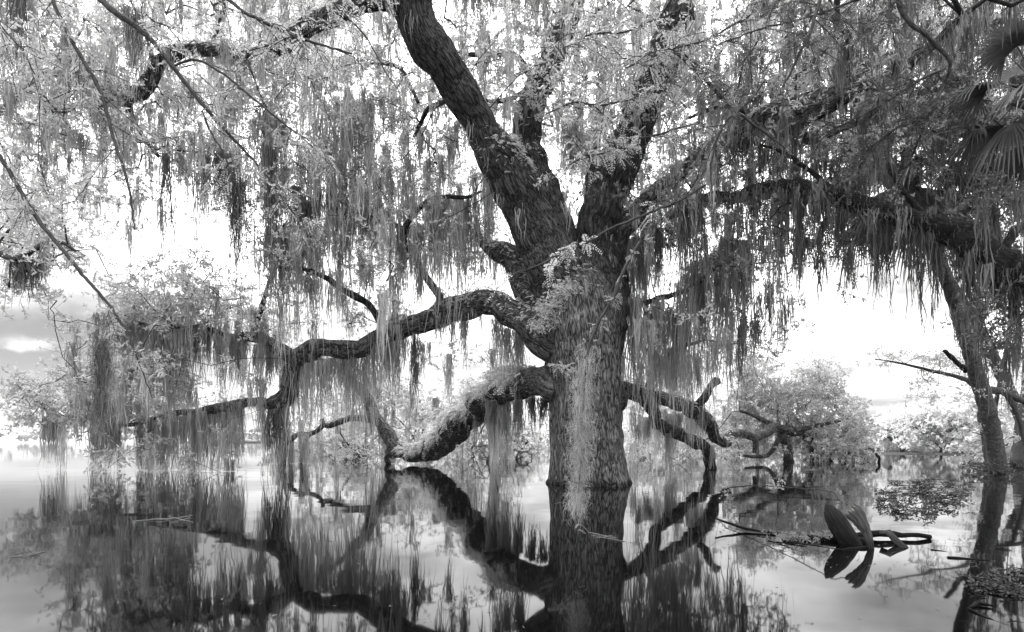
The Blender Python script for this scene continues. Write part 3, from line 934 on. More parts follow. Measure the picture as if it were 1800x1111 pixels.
    for nme, (o, g) in leaves.items():
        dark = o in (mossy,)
        g.build("foliage", M_DARKLEAF if dark else M_OAKLEAF, o, kind="stuff")  # right-hand limb: shade put into a darker leaf colour
    return X, par, sid, node_of, owners


CX, CPAR, CSID, CNODE, COWN = build_crown()


# ------------------------------------------------------------------ moss
def build_moss():
    # bulk moss in the crown: hung from the points of the crown's own branches that lie nearest to each wish
    px = cells(MOS, 2.4, 9)
    up = np.stack([rng.uniform(-100, 1900, 120), rng.uniform(-160, 0, 120)], -1)
    px = np.vstack([px, up])
    proj = np.stack([CX[:, 0] / CX[:, 1] * 1000 + 900, HOR - (CX[:, 2] - CAM_H) / CX[:, 1] * 1000], -1)
    anc, L, W, tn = [], [], [], []
    for x, y in px:
        L_px = rng.uniform(45, 125)
        d2 = (proj[:, 0] - x) ** 2 + (proj[:, 1] - (y - L_px * 0.4)) ** 2
        near = np.argpartition(d2, 6)[:6]
        k = near[rng.integers(0, 3)]
        if d2[k] > 75 ** 2:
            continue
        a = CX[k] + rng.normal(size=3) * np.array([0.18, 0.18, 0.05])
        anc.append(a); L.append(L_px * a[1] / 1000 * 1.2); W.append(rng.uniform(0.05, 0.16)); tn.append(rng.uniform(0.55, 1.35))
    anc = np.array(anc); L = np.array(L); W = np.array(W); tn = np.array(tn)
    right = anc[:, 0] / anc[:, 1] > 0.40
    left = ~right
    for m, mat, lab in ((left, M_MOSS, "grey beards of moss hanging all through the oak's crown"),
                        (right, M_SHADEDARKMOSS, "shaded beards of moss hanging in the branches at the upper right")):  # darker moss copy, the shade of this side put into its colour
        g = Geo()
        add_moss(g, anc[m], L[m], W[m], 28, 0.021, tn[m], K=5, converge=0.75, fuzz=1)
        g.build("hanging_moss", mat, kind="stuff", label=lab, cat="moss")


build_moss()

# curtains and beards that stand out: (x0, x1, y at x0, y at x1, length px, distance, tone, label)
CURTAINS = [
    (195, 245, 568, 570, 60, 16.1, 0.8, "short ragged moss at the leafy tip of the upper left branch"),
    (250, 325, 575, 577, 120, 16.0, 0.65, "dark moss curtain under the tip half of the upper left branch"),
    (335, 385, 582, 585, 115, 15.9, 0.8, "moss curtain hanging below the thin fork of the upper left branch"),
    (385, 435, 592, 594, 135, 15.6, 0.85, "pale moss curtain between the upper left branch and the branch below it"),
    (448, 500, 602, 618, 95, 15.1, 0.7, "dark moss tufts just left of the elbow of the arched limb"),
    (75, 105, 735, 735, 80, 18.2, 0.7, "moss fringe at the far left end of the low left branch"),
    (160, 215, 742, 746, 85, 18.1, 0.9, "moss fringe under the left end of the low branch, near the water"),
    (240, 330, 745, 730, 112, 17.9, 0.7, "long moss curtain reaching the water under the low left branch"),
    (335, 425, 726, 712, 118, 17.3, 0.65, "darkest long moss curtain under the low left branch, touching the water"),
    (470, 505, 722, 718, 105, 15.2, 0.6, "dark moss tail under the lower elbow of the arched limb"),
    (520, 560, 640, 625, 130, 14.8, 1.0, "moss strands hanging right of the bend of the arched limb"),
    (565, 650, 632, 625, 110, 14.6, 0.9, "thin moss strands below the left part of the arched limb"),
    (665, 705, 605, 598, 105, 14.3, 0.9, "pale moss strands under the middle of the arched limb"),
    (722, 732, 590, 588, 130, 14.0, 0.5, "single dark moss rope hanging below the middle of the arched limb"),
    (812, 822, 560, 558, 75, 13.1, 0.8, "single pale moss tail below the top of the arched limb"),
    (865, 925, 560, 580, 115, 13.0, 1.15, "pale moss curtain between the arched limb and the ferny limb"),
    (470, 560, 400, 400, 190, 14.0, 1.0, "big pale moss curtain hanging left of the centre in open sky"),
    (560, 600, 330, 340, 170, 13.5, 0.9, "moss curtain beside the notched dark clump"),
    (600, 680, 345, 365, 140, 13.4, 1.0, "broad pale moss curtain left of the kinked branch"),
    (685, 745, 400, 395, 140, 13.0, 0.75, "moss beards hanging at the fork above the arched limb"),
    (745, 835, 352, 350, 190, 12.9, 1.1, "long pale moss curtain under the kinked branch above the arched limb"),
    (835, 870, 300, 320, 130, 12.9, 0.9, "moss strands close to the left of the thick upper limb"),
    (590, 655, 165, 185, 170, 12.8, 0.95, "wide moss curtain high up left of the thick limb"),
    (455, 500, 190, 215, 170, 12.8, 0.8, "moss hanging in the upper left canopy"),
    (352, 400, 272, 268, 100, 12.4, 0.6, "dark moss clump hanging alone against the bright sky, left"),
    (405, 432, 300, 310, 180, 12.4, 0.6, "long tapering moss rope against the bright sky, left"),
    (462, 482, 250, 260, 240, 12.4, 0.5, "dark long moss rope left of the notched clump"),
    (276, 288, 255, 258, 200, 12.9, 0.6, "single long moss strand hanging below the end of a drooping branch"),
    (148, 185, 130, 150, 110, 13.2, 0.45, "dark moss clump under the crooked limb, upper left"),
    (105, 118, 60, 60, 190, 12.5, 0.5, "thin dark moss rope in the upper left corner"),
    (218, 242, 10, 20, 95, 10.5, 0.4, "blackish moss beard near the top edge, left"),
    (20, 40, -20, -20, 130, 10.5, 0.5, "thin moss rope at the top left corner"),
    (15, 80, 452, 445, 60, 9.4, 0.6, "short moss fringe under the thin limb at the left edge"),
    (800, 850, -30, -30, 110, 12.5, 0.9, "pale moss tufts hanging from the top edge between the two limbs"),
    (855, 960, -20, -20, 60, 12.5, 0.7, "short moss fringe along the top edge between the limbs"),
    (850, 935, 710, 690, 75, 15.0, 0.75, "moss fringe hanging under the ferny limb"),
    (935, 968, 700, 705, 80, 13.0, 0.6, "dark moss between the ferny limb and the trunk"),
    (985, 1010, 210, 210, 90, 13.3, 0.9, "moss hanging behind the fork of the two upper limbs"),
    (1110, 1165, 420, 400, 110, 12.0, 0.45, "dark moss mass to the right of the trunk's fork"),
    (1095, 1125, 520, 525, 190, 12.2, 0.9, "grey moss hanging beside the right flank of the trunk"),
    (1130, 1200, 560, 540, 180, 12.8, 1.0, "pale moss curtain right of the trunk"),
    (1200, 1260, 470, 450, 280, 12.6, 0.9, "tall grey moss curtain over the low crooked limb"),
    (1260, 1320, 420, 420, 250, 12.4, 0.75, "darker tall moss curtain beside the open sky, right"),
    (1190, 1240, 340, 340, 170, 11.2, 0.6, "moss hanging from the thin end of the dark limb"),
    (1150, 1230, 620, 630, 100, 16.5, 0.9, "moss over the low crooked limb right of the trunk"),
    (1120, 1235, 735, 720, 60, 19.0, 0.8, "moss fringe beneath the low crooked limb"),
    (1350, 1385, 350, 345, 200, 11.0, 0.7, "moss curtain at the left edge of the open sky, right"),
    (1388, 1412, 345, 345, 130, 10.1, 0.30, "black moss rope under the dark limb, left of the palm leaves"),
    (1420, 1450, 345, 345, 105, 10.0, 0.35, "black moss rope under the dark limb beside the sky gap"),
    (1455, 1480, 350, 352, 115, 9.9, 0.35, "dark moss rope right of the black ropes, above the bright sky"),
    (1535, 1560, 375, 380, 120, 9.5, 0.3, "black moss beard over the hanging palm leaves"),
    (1612, 1640, 400, 405, 155, 9.2, 0.3, "black moss beard against the top of the palm trunk"),
    (1680, 1720, 430, 440, 110, 8.9, 0.3, "moss tufts right of the palm trunk under the dark limb"),
    (1735, 1795, 480, 490, 110, 8.7, 0.3, "scraggly moss under the right end of the dark limb"),
    (1240, 1330, 250, 225, 100, 11.3, 0.5, "moss draped under the rough limb, upper right"),
    (1350, 1420, 205, 200, 70, 10.3, 0.4, "dark moss under the rough limb where it is thickest"),
]
for (x0, x1, y0, y1, lp, d, tn, lab) in CURTAINS:
    g = Geo()
    w_m = (x1 - x0) * d / 1000
    k = max(1, int(w_m / 0.105))
    t = (np.arange(k) + rng.random(k) * 1.3) / k
    a = np.array([P(x0 + (x1 - x0) * u, y0 + (y1 - y0) * u, d + rng.normal(0, 0.14)) for u in t])
    a[:, 2] += rng.normal(0, 0.05, k)
    env = (0.5 + 0.8 * vnoise(np.stack([t * w_m * 2.2, t * 0, t * 0 + d * 7 + x0], -1), 21)) * rng.uniform(0.55, 1.15, k)
    if k < 4:
        env = np.full(k, 0.95)
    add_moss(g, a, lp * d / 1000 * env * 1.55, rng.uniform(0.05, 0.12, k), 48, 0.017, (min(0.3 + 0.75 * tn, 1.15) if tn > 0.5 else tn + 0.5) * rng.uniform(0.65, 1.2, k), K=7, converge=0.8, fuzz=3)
    g.build("moss_beard", M_MOSS if tn > 0.62 else (M_SHADEDARKMOSS if tn > 0.5 else M_DARKMOSS), label=lab, cat="hanging moss", group="beards of moss hanging from the limbs", origin=tuple(a[0]))

# the notched clump of moss and the dark shaggy coat of the right-hand limb
g = Geo()
for (x, y, l, w) in ((520, 328, 62, 0.09), (530, 345, 50, 0.10), (542, 355, 42, 0.10), (553, 345, 48, 0.08), (558, 338, 40, 0.05), (536, 360, 36, 0.12)):
    add_moss(g, [P(x, y, 12.6)] * 4, l * 12.6 / 1000 * 1.1, w, 40, 0.015, 1.0, converge=0.7)
g.build("moss_beard", M_DARKMOSS, label="dark notched moss clump like a cat's head against pale leaves", cat="hanging moss",
        group="beards of moss hanging from the limbs", origin=tuple(P(540, 350, 12.6)))
g = Geo()
idx = rng.integers(8, len(q1), 900)
c = q1[idx, :3] + rand_dirs(900) * q1[idx, 3:4] * 0.9
add_moss(g, c, rng.uniform(0.08, 0.35, 900), 0.07, 10, 0.012, rng.uniform(0.8, 1.4, 900), K=3, fuzz=1)
g.build("moss_coat", M_DARKMOSS, mossy, kind="stuff")
# moss wisps lying over trunk and limbs of the oak
for nme, k, lo, hi, i0 in (("right_up", 260, 0.15, 0.5, 0.15), ("arch_left", 380, 0.1, 0.35, 0.1), ("branch_left", 120, 0.1, 0.4, 0.0), ("right_low", 120, 0.1, 0.3, 0.1),
                           ("ferny_left", 200, 0.1, 0.45, 0.2), ("right_far", 300, 0.15, 0.6, 0.1), ("left_top", 260, 0.15, 0.6, 0.1), ("centre_up", 150, 0.1, 0.4, 0.3), ("bg_arch", 90, 0.2, 0.7, 0.2)):
    A, r = SKEL[nme]
    idx = rng.integers(int(len(A) * i0), len(A), k)
    dd = rand_dirs(k, 0.2)
    c = A[idx] + dd * r[idx, None] * 1.02
    if nme == "arch_left":
        c = c[idx < len(A) * 0.8]; k = len(c)
    g = Geo()
    add_moss(g, c, rng.uniform(lo, hi, k), 0.05, 9, 0.011, rng.uniform(0.7, 1.2, k), K=4, fuzz=1)
    g.build("moss_wisps", M_MOSS, LIMB_OBJ[nme], kind="stuff")


# ------------------------------------------------------------------ ferns on the limbs
def ferns(nme, f0, f1, k, L=0.17, upw=0.6, side=None, owner=None):
    A, r = SKEL[nme]
    n = len(A)
    idx = rng.integers(int(n * f0), max(int(n * f1), int(n * f0) + 1), k)
    d = rand_dirs(k, upw, 0.6)
    d[:, 2] = np.abs(d[:, 2]) * 0.9 + 0.1
    d[:, 1] -= 0.25
    d = unit(d)
    c = A[idx] + d * r[idx, None] * 0.97
    T_, _, _ = frames(A)
    dd = unit(d + rng.normal(size=(k, 3)) * 0.45)
    g, gt = Geo(), Geo()
    add_pinnate(g, gt, c, dd, rng.uniform(0.6, 1.3, k) * L, 9, L * 0.22, L * 0.085, droop=0.55, tone=rng.uniform(0.75, 1.2, k))
    g.build("resurrection_fern", M_FERN, LIMB_OBJ[nme] if owner is None else owner, kind="stuff")


ferns("ferny_left", 0.12, 0.95, 3600, 0.32)
ferns("arch_left", 0.04, 0.20, 420, 0.17)
ferns("stub_left", 0.05, 0.9, 380, 0.17)
ferns("left_up", 0.44, 0.55, 420, 0.16)
ferns("left_up", 0.08, 0.2, 260, 0.16)
ferns("right_far", 0.2, 0.7, 500, 0.16)
ferns("right_up", 0.5, 1.0, 260, 0.17)
ferns("centre_up", 0.4, 1.0, 320, 0.17)
ferns("left_top", 0.15, 0.8, 500, 0.17)
ferns("right_low", 0.05, 0.5, 260, 0.16)
g, gt = Geo(), Geo()
for (x, y, rx, ry, k) in ((990, 510, 28, 18, 90), (965, 540, 25, 25, 110), (945, 570, 14, 12, 50), (985, 645, 18, 10, 30)):
    for _ in range(k):
        u = rng.normal(size=2) * 0.5
        p = P(x + u[0] * rx, y + u[1] * ry, 11.32)
        add_pinnate(g, gt, p[None], unit(np.array([[rng.normal() * 0.6, -0.5, rng.normal() * 0.4 - 0.2]])), 0.16, 8, 0.04, 0.015, 0.4, np.array([rng.uniform(0.8, 1.2)]))
g.build("resurrection_fern", M_FERN, LIMB_OBJ["trunk"], kind="stuff")


# ------------------------------------------------------------------ feathery branches hanging into the view from nearer trees
def feather_branch(rows, label, tone=1.0, dens=1.0, mat=None, leafL=0.15, start=0.0, group="feathery branches hanging in from above", side_len=(0.2, 0.5), bark=None, lfs=1.0):
    q = catmull(path(rows), 0.05)
    root = thing("hanging_branch", tuple(q[0, :3]), label, "branch", group)
    g = Geo()
    V, Q, T, bk = tube(q[:, :3] + rng.normal(size=(len(q), 3)) * 0.003, q[:, 3], 6)
    g.add(V, Q, T, bk)
    gl, gt = Geo(), Geo()
    T_ = unit(np.gradient(q[:, :3], axis=0))
    Ltot = len(q) * 0.05
    k = max(3, int(Ltot * 9 * dens))
    for i in rng.integers(int(len(q) * start), len(q), k):
        d = unit(T_[i] * 0.7 + rng.normal(size=3) * np.array([0.8, 0.5, 0.5]) - np.array([0, 0, 0.15]))
        L = rng.uniform(*side_len)
        a = q[i, :3]
        m = a + d * L * 0.5 + rng.normal(size=3) * 0.03
        e = a + d * L - np.array([0, 0, 0.15 * L])
        add_tube(gt, [np.append(a, 0.004), np.append(m, 0.003), np.append(e, 0.002)], 4, 0.1)
        s = catmull([a, m, e], L / 8)
        j = rng.integers(1, len(s), 7)
        td = unit(e - a)
        dd = unit(td * 0.6 + rng.normal(size=(7, 3)) * 0.7 - np.array([0, 0, 0.1]))
        add_pinnate(gl, gt, s[j], dd, rng.uniform(0.6, 1.1, 7) * leafL, 9, 0.030 * lfs, 0.011 * lfs, droop=0.25, tone=tone * rng.uniform(0.8, 1.15, 7))
    g.build("stem", bark or M_TWIG, root, smooth=True)
    gt.build("twigs", bark or M_TWIG, root, kind="stuff")
    gl.build("leaflets", mat or M_PINNATE, root, kind="stuff")
    return root


feather_branch([(80, -30, 5.0, 3.2), (115, 50, 5.0, 3.2), (150, 112, 5.0, 3.4), (178, 165, 5.0, 3.2), (197, 235, 5.0, 2.8), (215, 290, 5.0, 2.4), (228, 340, 5.0, 2.0), (236, 405, 5.0, 1.2)],
               "dark slender branch dangling from the top left, feathery leaves at its tip", 0.9, 0.7)
feather_branch([(140, -40, 5.4, 6), (190, 12, 5.4, 5.5), (232, 42, 5.4, 5.2), (270, 75, 5.4, 4.6), (310, 125, 5.4, 4.0), (360, 190, 5.5, 3.4), (420, 255, 5.6, 2.6), (470, 310, 5.7, 2.0), (515, 375, 5.8, 1.3)],
               "longest dark straight branch slanting down through the upper left", 0.95, 0.9)
feather_branch([(300, 118, 5.5, 2.0), (345, 105, 5.5, 2.2), (385, 125, 5.5, 2.0), (430, 160, 5.5, 1.8), (490, 210, 5.5, 1.6), (540, 250, 5.5, 1.2), (590, 300, 5.5, 0.8)],
               "thin branch forking right from the long slanting one", 0.95, 0.8)
feather_branch([(355, 195, 5.5, 2.0), (372, 235, 5.5, 1.8), (395, 275, 5.5, 1.4), (430, 360, 5.5, 0.8)], "short dark twig dropping from the long slanting branch", 0.9, 0.7)
feather_branch([(-40, 240, 6.0, 3.0), (0, 275, 6.0, 3.6), (35, 335, 6.0, 3.6), (70, 390, 6.0, 3.6), (115, 445, 6.0, 3.4), (155, 495, 6.0, 3.0), (195, 540, 6.0, 2.6), (225, 590, 6.0, 2), (245, 640, 6.0, 1.4), (268, 700, 6.0, 0.8)],
               "grey branch sloping down from the left edge past the small cloud", 1.0, 0.7)
feather_branch([(370, -30, 4.6, 3), (420, 15, 4.6, 3), (470, 42, 4.6, 2.6), (530, 68, 4.6, 2.4), (620, 95, 4.6, 1.4)], "thin branch crossing the top edge toward the thick limb", 1.0, 1.0)
feather_branch([(-30, 10, 5.0, 1.6), (10, 55, 5.0, 1.6), (40, 90, 5.0, 1.4), (60, 130, 5.0, 1.0)], "thin twig in the top left corner", 0.9, 1.0)
feather_branch([(560, -40, 5.2, 2), (590, 10, 5.2, 2), (640, 60, 5.2, 1.4), (680, 130, 5.2, 1)], "feathery twig over the gap of sky left of the thick limb", 1.0, 0.9)
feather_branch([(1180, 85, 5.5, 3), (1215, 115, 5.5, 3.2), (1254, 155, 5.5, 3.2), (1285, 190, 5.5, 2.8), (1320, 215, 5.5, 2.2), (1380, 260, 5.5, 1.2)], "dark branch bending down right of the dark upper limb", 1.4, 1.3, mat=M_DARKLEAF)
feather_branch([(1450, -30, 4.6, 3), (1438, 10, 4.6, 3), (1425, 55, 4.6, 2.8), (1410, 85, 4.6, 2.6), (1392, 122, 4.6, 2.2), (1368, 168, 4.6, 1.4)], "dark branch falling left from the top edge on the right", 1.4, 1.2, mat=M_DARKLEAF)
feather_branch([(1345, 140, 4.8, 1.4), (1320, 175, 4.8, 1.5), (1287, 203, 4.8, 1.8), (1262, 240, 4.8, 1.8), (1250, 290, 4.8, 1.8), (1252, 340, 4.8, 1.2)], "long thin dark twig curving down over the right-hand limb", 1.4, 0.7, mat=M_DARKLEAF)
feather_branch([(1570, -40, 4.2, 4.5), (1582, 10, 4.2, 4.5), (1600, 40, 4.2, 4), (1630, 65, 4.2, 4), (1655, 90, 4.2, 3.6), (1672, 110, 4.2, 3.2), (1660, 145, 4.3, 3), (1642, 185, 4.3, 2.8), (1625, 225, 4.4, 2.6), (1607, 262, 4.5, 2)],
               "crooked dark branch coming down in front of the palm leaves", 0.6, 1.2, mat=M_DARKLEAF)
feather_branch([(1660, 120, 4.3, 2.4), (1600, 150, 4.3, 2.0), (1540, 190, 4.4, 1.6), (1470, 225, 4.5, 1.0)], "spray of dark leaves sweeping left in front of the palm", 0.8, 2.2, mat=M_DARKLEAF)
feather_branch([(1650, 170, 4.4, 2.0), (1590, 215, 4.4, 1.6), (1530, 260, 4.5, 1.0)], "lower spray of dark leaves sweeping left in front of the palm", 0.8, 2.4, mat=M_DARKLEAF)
feather_branch([(1240, 325, 5.0, 1.6), (1190, 355, 5.0, 1.8), (1140, 375, 5.0, 1.9), (1068, 404, 5.0, 1.9), (1030, 428, 5.0, 1.8), (985, 448, 5.0, 1.7), (938, 470, 5.0, 1.5), (900, 482, 5.0, 1.0)],
               "pale twig crossing in front of the trunk's fork", 1.25, 0.5, bark=M_DEADPALE, side_len=(0.1, 0.22))
feather_branch([(960, 200, 5.6, 1.0), (1010, 180, 5.6, 1.6), (1060, 185, 5.6, 1.8), (1120, 170, 5.6, 2.0), (1180, 140, 5.6, 2.2)], "feathery spray in front of the middle limb", 1.1, 2.2)
feather_branch([(980, 90, 5.6, 1.0), (1040, 60, 5.6, 1.6), (1100, 55, 5.6, 1.8), (1190, 20, 5.6, 2.2)], "feathery spray near the top edge, right of the middle limb", 1.05, 2.2)
feather_branch([(1000, 290, 5.4, 1.0), (1070, 250, 5.4, 1.6), (1140, 240, 5.4, 1.8), (1230, 215, 5.4, 2.2)], "feathery spray between the two dark upper limbs", 1.05, 2.0)
feather_branch([(1100, 120, 5.2, 1.0), (1170, 90, 5.2, 1.6), (1240, 70, 5.2, 1.8), (1330, 20, 5.2, 2.2)], "feathery spray over the dark upper limb", 0.95, 2.0)
feather_branch([(440, 90, 5.6, 1.0), (500, 70, 5.6, 1.6), (560, 50, 5.6, 1.8), (640, -20, 5.6, 2.2)], "feathery spray under the limb at the top edge", 1.05, 1.8)
feather_branch([(1260, 80, 4.9, 1.4), (1340, 50, 4.9, 1.6), (1420, 30, 4.9, 1.8), (1520, -5, 4.9, 2.2)], "arching leafy twig along the top edge at the right", 1.4, 1.6, mat=M_DARKLEAF)
# the drooping plume in front of the trunk
pl = feather_branch([(1125, 425, 4.4, 3.0), (1100, 470, 4.4, 3.0), (1075, 530, 4.4, 3.0), (1050, 570, 4.4, 2.8), (1034, 620, 4.4, 2.4), (1026, 700, 4.4, 2), (1022, 780, 4.4, 1.6), (1018, 850, 4.4, 1.2), (1012, 910, 4.4, 0.8)],
                    "pale plume of fine leaves drooping in front of the trunk", 0.8, 1.3, bark=M_DEADPALE, side_len=(0.03, 0.10), leafL=0.075, lfs=0.5)
g = Geo()
tt = rng.random(170) ** 0.8
c = np.array([P(1030 - 16 * t + rng.normal(0, 7 - 3 * t), 600 + 290 * t, 4.4 + rng.normal(0, 0.04)) for t in tt])
add_moss(g, c, rng.uniform(0.06, 0.26, 170), 0.06, 8, 0.003, rng.uniform(0.7, 1.25, 170), K=4, converge=0.1)
g.build("moss_wisps", M_MOSS, pl, kind="stuff")


# ------------------------------------------------------------------ palms
def fan_leaf(name, parent, base, out, L, petiole, droop, mat):
    """one fan leaf: petiole and a pleated hand of narrow blades with free drooping tips"""
    g = Geo()
    d = unit(np.array(out, float))
    tip = base + d * petiole - np.array([0, 0, 0.10 * petiole])
    V, Q, T, bk = tube(np.array([base, (base + tip) / 2 + np.array([0, 0, 0.04]), tip]), np.array([0.018, 0.012, 0.010]), 5)
    g.add(V, Q, T, bk, 0.8)
    side = unit(np.cross(d, [0, 0, 1.0])); nrm = np.cross(side, d)
    nb = 44
    for k in range(nb):
        a = (k / (nb - 1) - 0.5) * math.radians(215)
        dd = unit(d * math.cos(a) + side * math.sin(a) + nrm * (0.15 - 0.25 * abs(math.sin(a))))
        l = L * (0.72 + 0.28 * math.cos(a)) * rng.uniform(0.88, 1.08)
        s = unit(np.cross(dd, nrm))
        t = np.array([0, 0.3, 0.6, 0.85, 1.0])
        w = np.array([0.006, 0.024, 0.022, 0.012, 0.001]) * (L / 0.9)
        p = tip + dd * (l * t)[:, None]
        p[:, 2] -= droop * l * t ** 3 * rng.uniform(0.7, 1.3)
        V = np.stack([p - s * w[:, None], p + nrm * w[:, None] * 0.5, p + s * w[:, None]], 1).reshape(-1, 3)
        b = np.arange(4)[:, None] * 3
        Q = np.vstack([np.hstack([b, b + 1, b + 4, b + 3]), np.hstack([b + 1, b + 2, b + 5, b + 4])])
        g.add(V, Q, bk=V, tone=rng.uniform(0.8, 1.15))
    return g.build(name, mat, parent)


def palm(rows, label, nleaf, crown_r, spread, mat, seed_dirs=None):
    q = catmull(path(rows), 0.12)
    root = thing("palm_tree", (q[0, 0], q[0, 1], 0.0), label, "palm")
    g = Geo()
    r = q[:, 3] * (1 + 0.03 * np.sin(np.arange(len(q)) * 2.3))
    V, Q, T, bk = tube(q[:, :3] + rng.normal(size=(len(q), 3)) * 0.006, r, 18, 0.015)
    g.add(V, Q, T, bk)
    g.build("trunk", M_PALM, root, smooth=True)
    top = q[-1, :3]
    # old leaf bases round the top
    for k in range(16):
        a = k * 2.4; h = -0.05 * k
        dd = np.array([math.cos(a), math.sin(a), 0.55])
        g = Geo()
        b = top + np.array([0, 0, h]) + unit(dd) * q[-1, 3] * 0.7
        add_tube(g, [np.append(b, 0.05), np.append(b + dd * 0.16, 0.04), np.append(b + dd * 0.30, 0.022)], 6, 0.06)
        g.build("leaf_base", M_DEADPALE, root)
    for k in range(nleaf):
        a = k * 2.39996 + 0.3
        el = math.radians(70 - 125 * (k / nleaf) ** 0.9)
        dd = np.array([math.cos(a) * math.cos(el), math.sin(a) * math.cos(el), math.sin(el)])
        fan_leaf("fan_leaf", root, top + dd * 0.1, dd, crown_r * rng.uniform(0.85, 1.1), spread * rng.uniform(0.8, 1.15), 0.25 + 0.5 * (k / nleaf), mat)
    return root


palm([(1758, 870, 16.3, 14), (1756, 832, 16.3, 13.7), (1748, 780, 16.2, 13.3), (1736, 720, 16.0, 12.9), (1716, 655, 15.8, 12.2), (1697, 590, 15.5, 11.5), (1678, 530, 15.2, 10.8), (1656, 470, 14.9, 10), (1638, 425, 14.6, 9.5),
      (1622, 380, 14.4, 10), (1606, 330, 14.2, 11), (1596, 290, 14.0, 12)],
     "leaning cabbage palm with a smooth pale trunk standing in the water, right", 30, 1.25, 1.15, M_PALMLEAF)
palm([(1885, 900, 11.0, 12), (1882, 700, 10.9, 12), (1872, 500, 10.7, 12), (1850, 300, 10.4, 11), (1822, 150, 10.3, 10)],
     "palm mostly outside the right edge, its fan leaves reaching into the upper corner", 18, 0.85, 0.9, M_PALMLEAF)

# ------------------------------------------------------------------ the small leafy tree behind the palm, bushes and shore trees
def leafy_tree(name, label, base, trunk_rows, clouds, mat, ll, lw, ntw=9, nlf=14, group=None, cat="tree", bark=None, rad=(0.3, 0.6), tone=(0.8, 1.15), flat=0.6, up=0.2):
    root = thing(name, (base[0], base[1], 0.0), label, cat, group)
    g = Geo()
    starts = []
    for rows in trunk_rows:
        q = add_tube(g, rows, 8, 0.25, wob=0.01, rough=0.05)
        starts.append(q[::2, :3])
    gt, gl = Geo(), Geo()
    T = np.vstack(clouds)
    T[:, 2] = np.maximum(T[:, 2], 0.15)
    X, par, sid, no = grow([np.vstack(starts)], T)
    cnt = np.zeros(len(X))
    for k in range(len(X) - 1, -1, -1):
        if par[k] >= 0:
            cnt[par[k]] += cnt[k] + 1
    sc = np.linalg.norm(base[:2]) / 17.0
    for k in range(len(X)):
        if par[k] >= 0:
            a, b = X[par[k]], X[k]
            r = min(0.006 * (cnt[k] + 1) ** 0.45 * max(1, sc * 0.6), 0.10)
            m = (a + b) / 2 + rng.normal(size=3) * 0.06 * np.linalg.norm(b - a)
            V, Q, Tt, bk = tube(np.array([a, m, b]), np.array([r * 1.1, r, r * 0.85]), 5)
            gt.add(V, Q, Tt, bk)
    n = len(T)
    add_sprigs(gl, gt, X[no], rng.uniform(*rad, n), ntw, nlf, ll, lw, rng.uniform(*tone, n), up=up, flat=flat)
    g.build("trunk", bark or M_TWIG, root, smooth=True)
    gt.build("twigs", bark or M_TWIG, root, kind="stuff")
    gl.build("crown", mat, root, kind="stuff")
    return root


def cloud(x0, x1, y0, y1, d, n, dd=0.6):
    return np.array([P(rng.uniform(x0, x1), rng.uniform(y0, y1), d + rng.normal(0, dd)) for _ in range(n)])


def px4(rows):
    return path(rows)


leafy_tree("leafy_tree", "thin tree with layered pale sprays behind the leaning palm trunk", P(1742, 830, 17.4),
           [px4([(1745, 845, 17.4, 11), (1738, 790, 17.4, 10), (1730, 735, 17.3, 9), (1728, 690, 17.2, 8), (1760, 688, 17.2, 6), (1800, 705, 17.2, 5), (1860, 712, 17.2, 4)]),
            px4([(1728, 700, 17.2, 5), (1700, 668, 17.1, 4), (1650, 655, 17, 3), (1590, 640, 17, 2), (1540, 632, 17, 1)]),
            px4([(1768, 690, 17.2, 5), (1790, 730, 17.3, 4), (1800, 780, 17.3, 3), (1803, 835, 17.3, 3)]),
            px4([(1742, 760, 17.4, 4), (1770, 600, 17.6, 3), (1790, 480, 17.6, 2)])],
           [cloud(1535, 1700, 610, 650, 17, 16), cloud(1600, 1720, 640, 700, 17.2, 20), cloud(1700, 1800, 520, 640, 17.6, 26), cloud(1690, 1800, 640, 800, 17.8, 36),
            cloud(1760, 1900, 440, 800, 18, 30)],
           M_OAKLEAF, 0.09, 0.03, ntw=7, nlf=11, rad=(0.25, 0.5), flat=0.25, up=0.0)

# trees on the near right shore and behind the oak: (x centre, top y, base y, half width px, distance, label)
SHORE = [
    (1585, 715, 794, 70, 44, 60, "bright rounded tree on the right shore, nearest the gap of sky"),
    (1655, 692, 796, 85, 42, 80, "bright tree on the right shore just left of the palm trunk"),
    (1760, 690, 796, 75, 40, 55, "bright tree on the right shore at the right edge, behind the palm"),
    (1520, 748, 792, 35, 52, 20, "low pale bush at the left end of the right shore"),
    (740, 655, 794, 75, 48, 70, "hazy pale tree above the dip of the ferny limb"),
    (640, 700, 794, 70, 52, 55, "hazy pale tree behind the thin arching branches"),
    (830, 640, 794, 60, 50, 60, "pale tree behind the thick part of the ferny limb"),
    (915, 705, 794, 55, 46, 40, "pale low tree just left of the trunk, across the water"),
    (545, 725, 793, 50, 55, 30, "low pale tree on the water behind the elbow of the arched limb"),
    (1130, 700, 794, 55, 48, 45, "pale tree just right of the trunk, across the water"),
    (1210, 690, 794, 60, 50, 50, "pale tree behind the hooked limb right of the trunk"),
    (1300, 680, 793, 60, 52, 50, "pale tree behind the crooked limb, right of centre"),
]
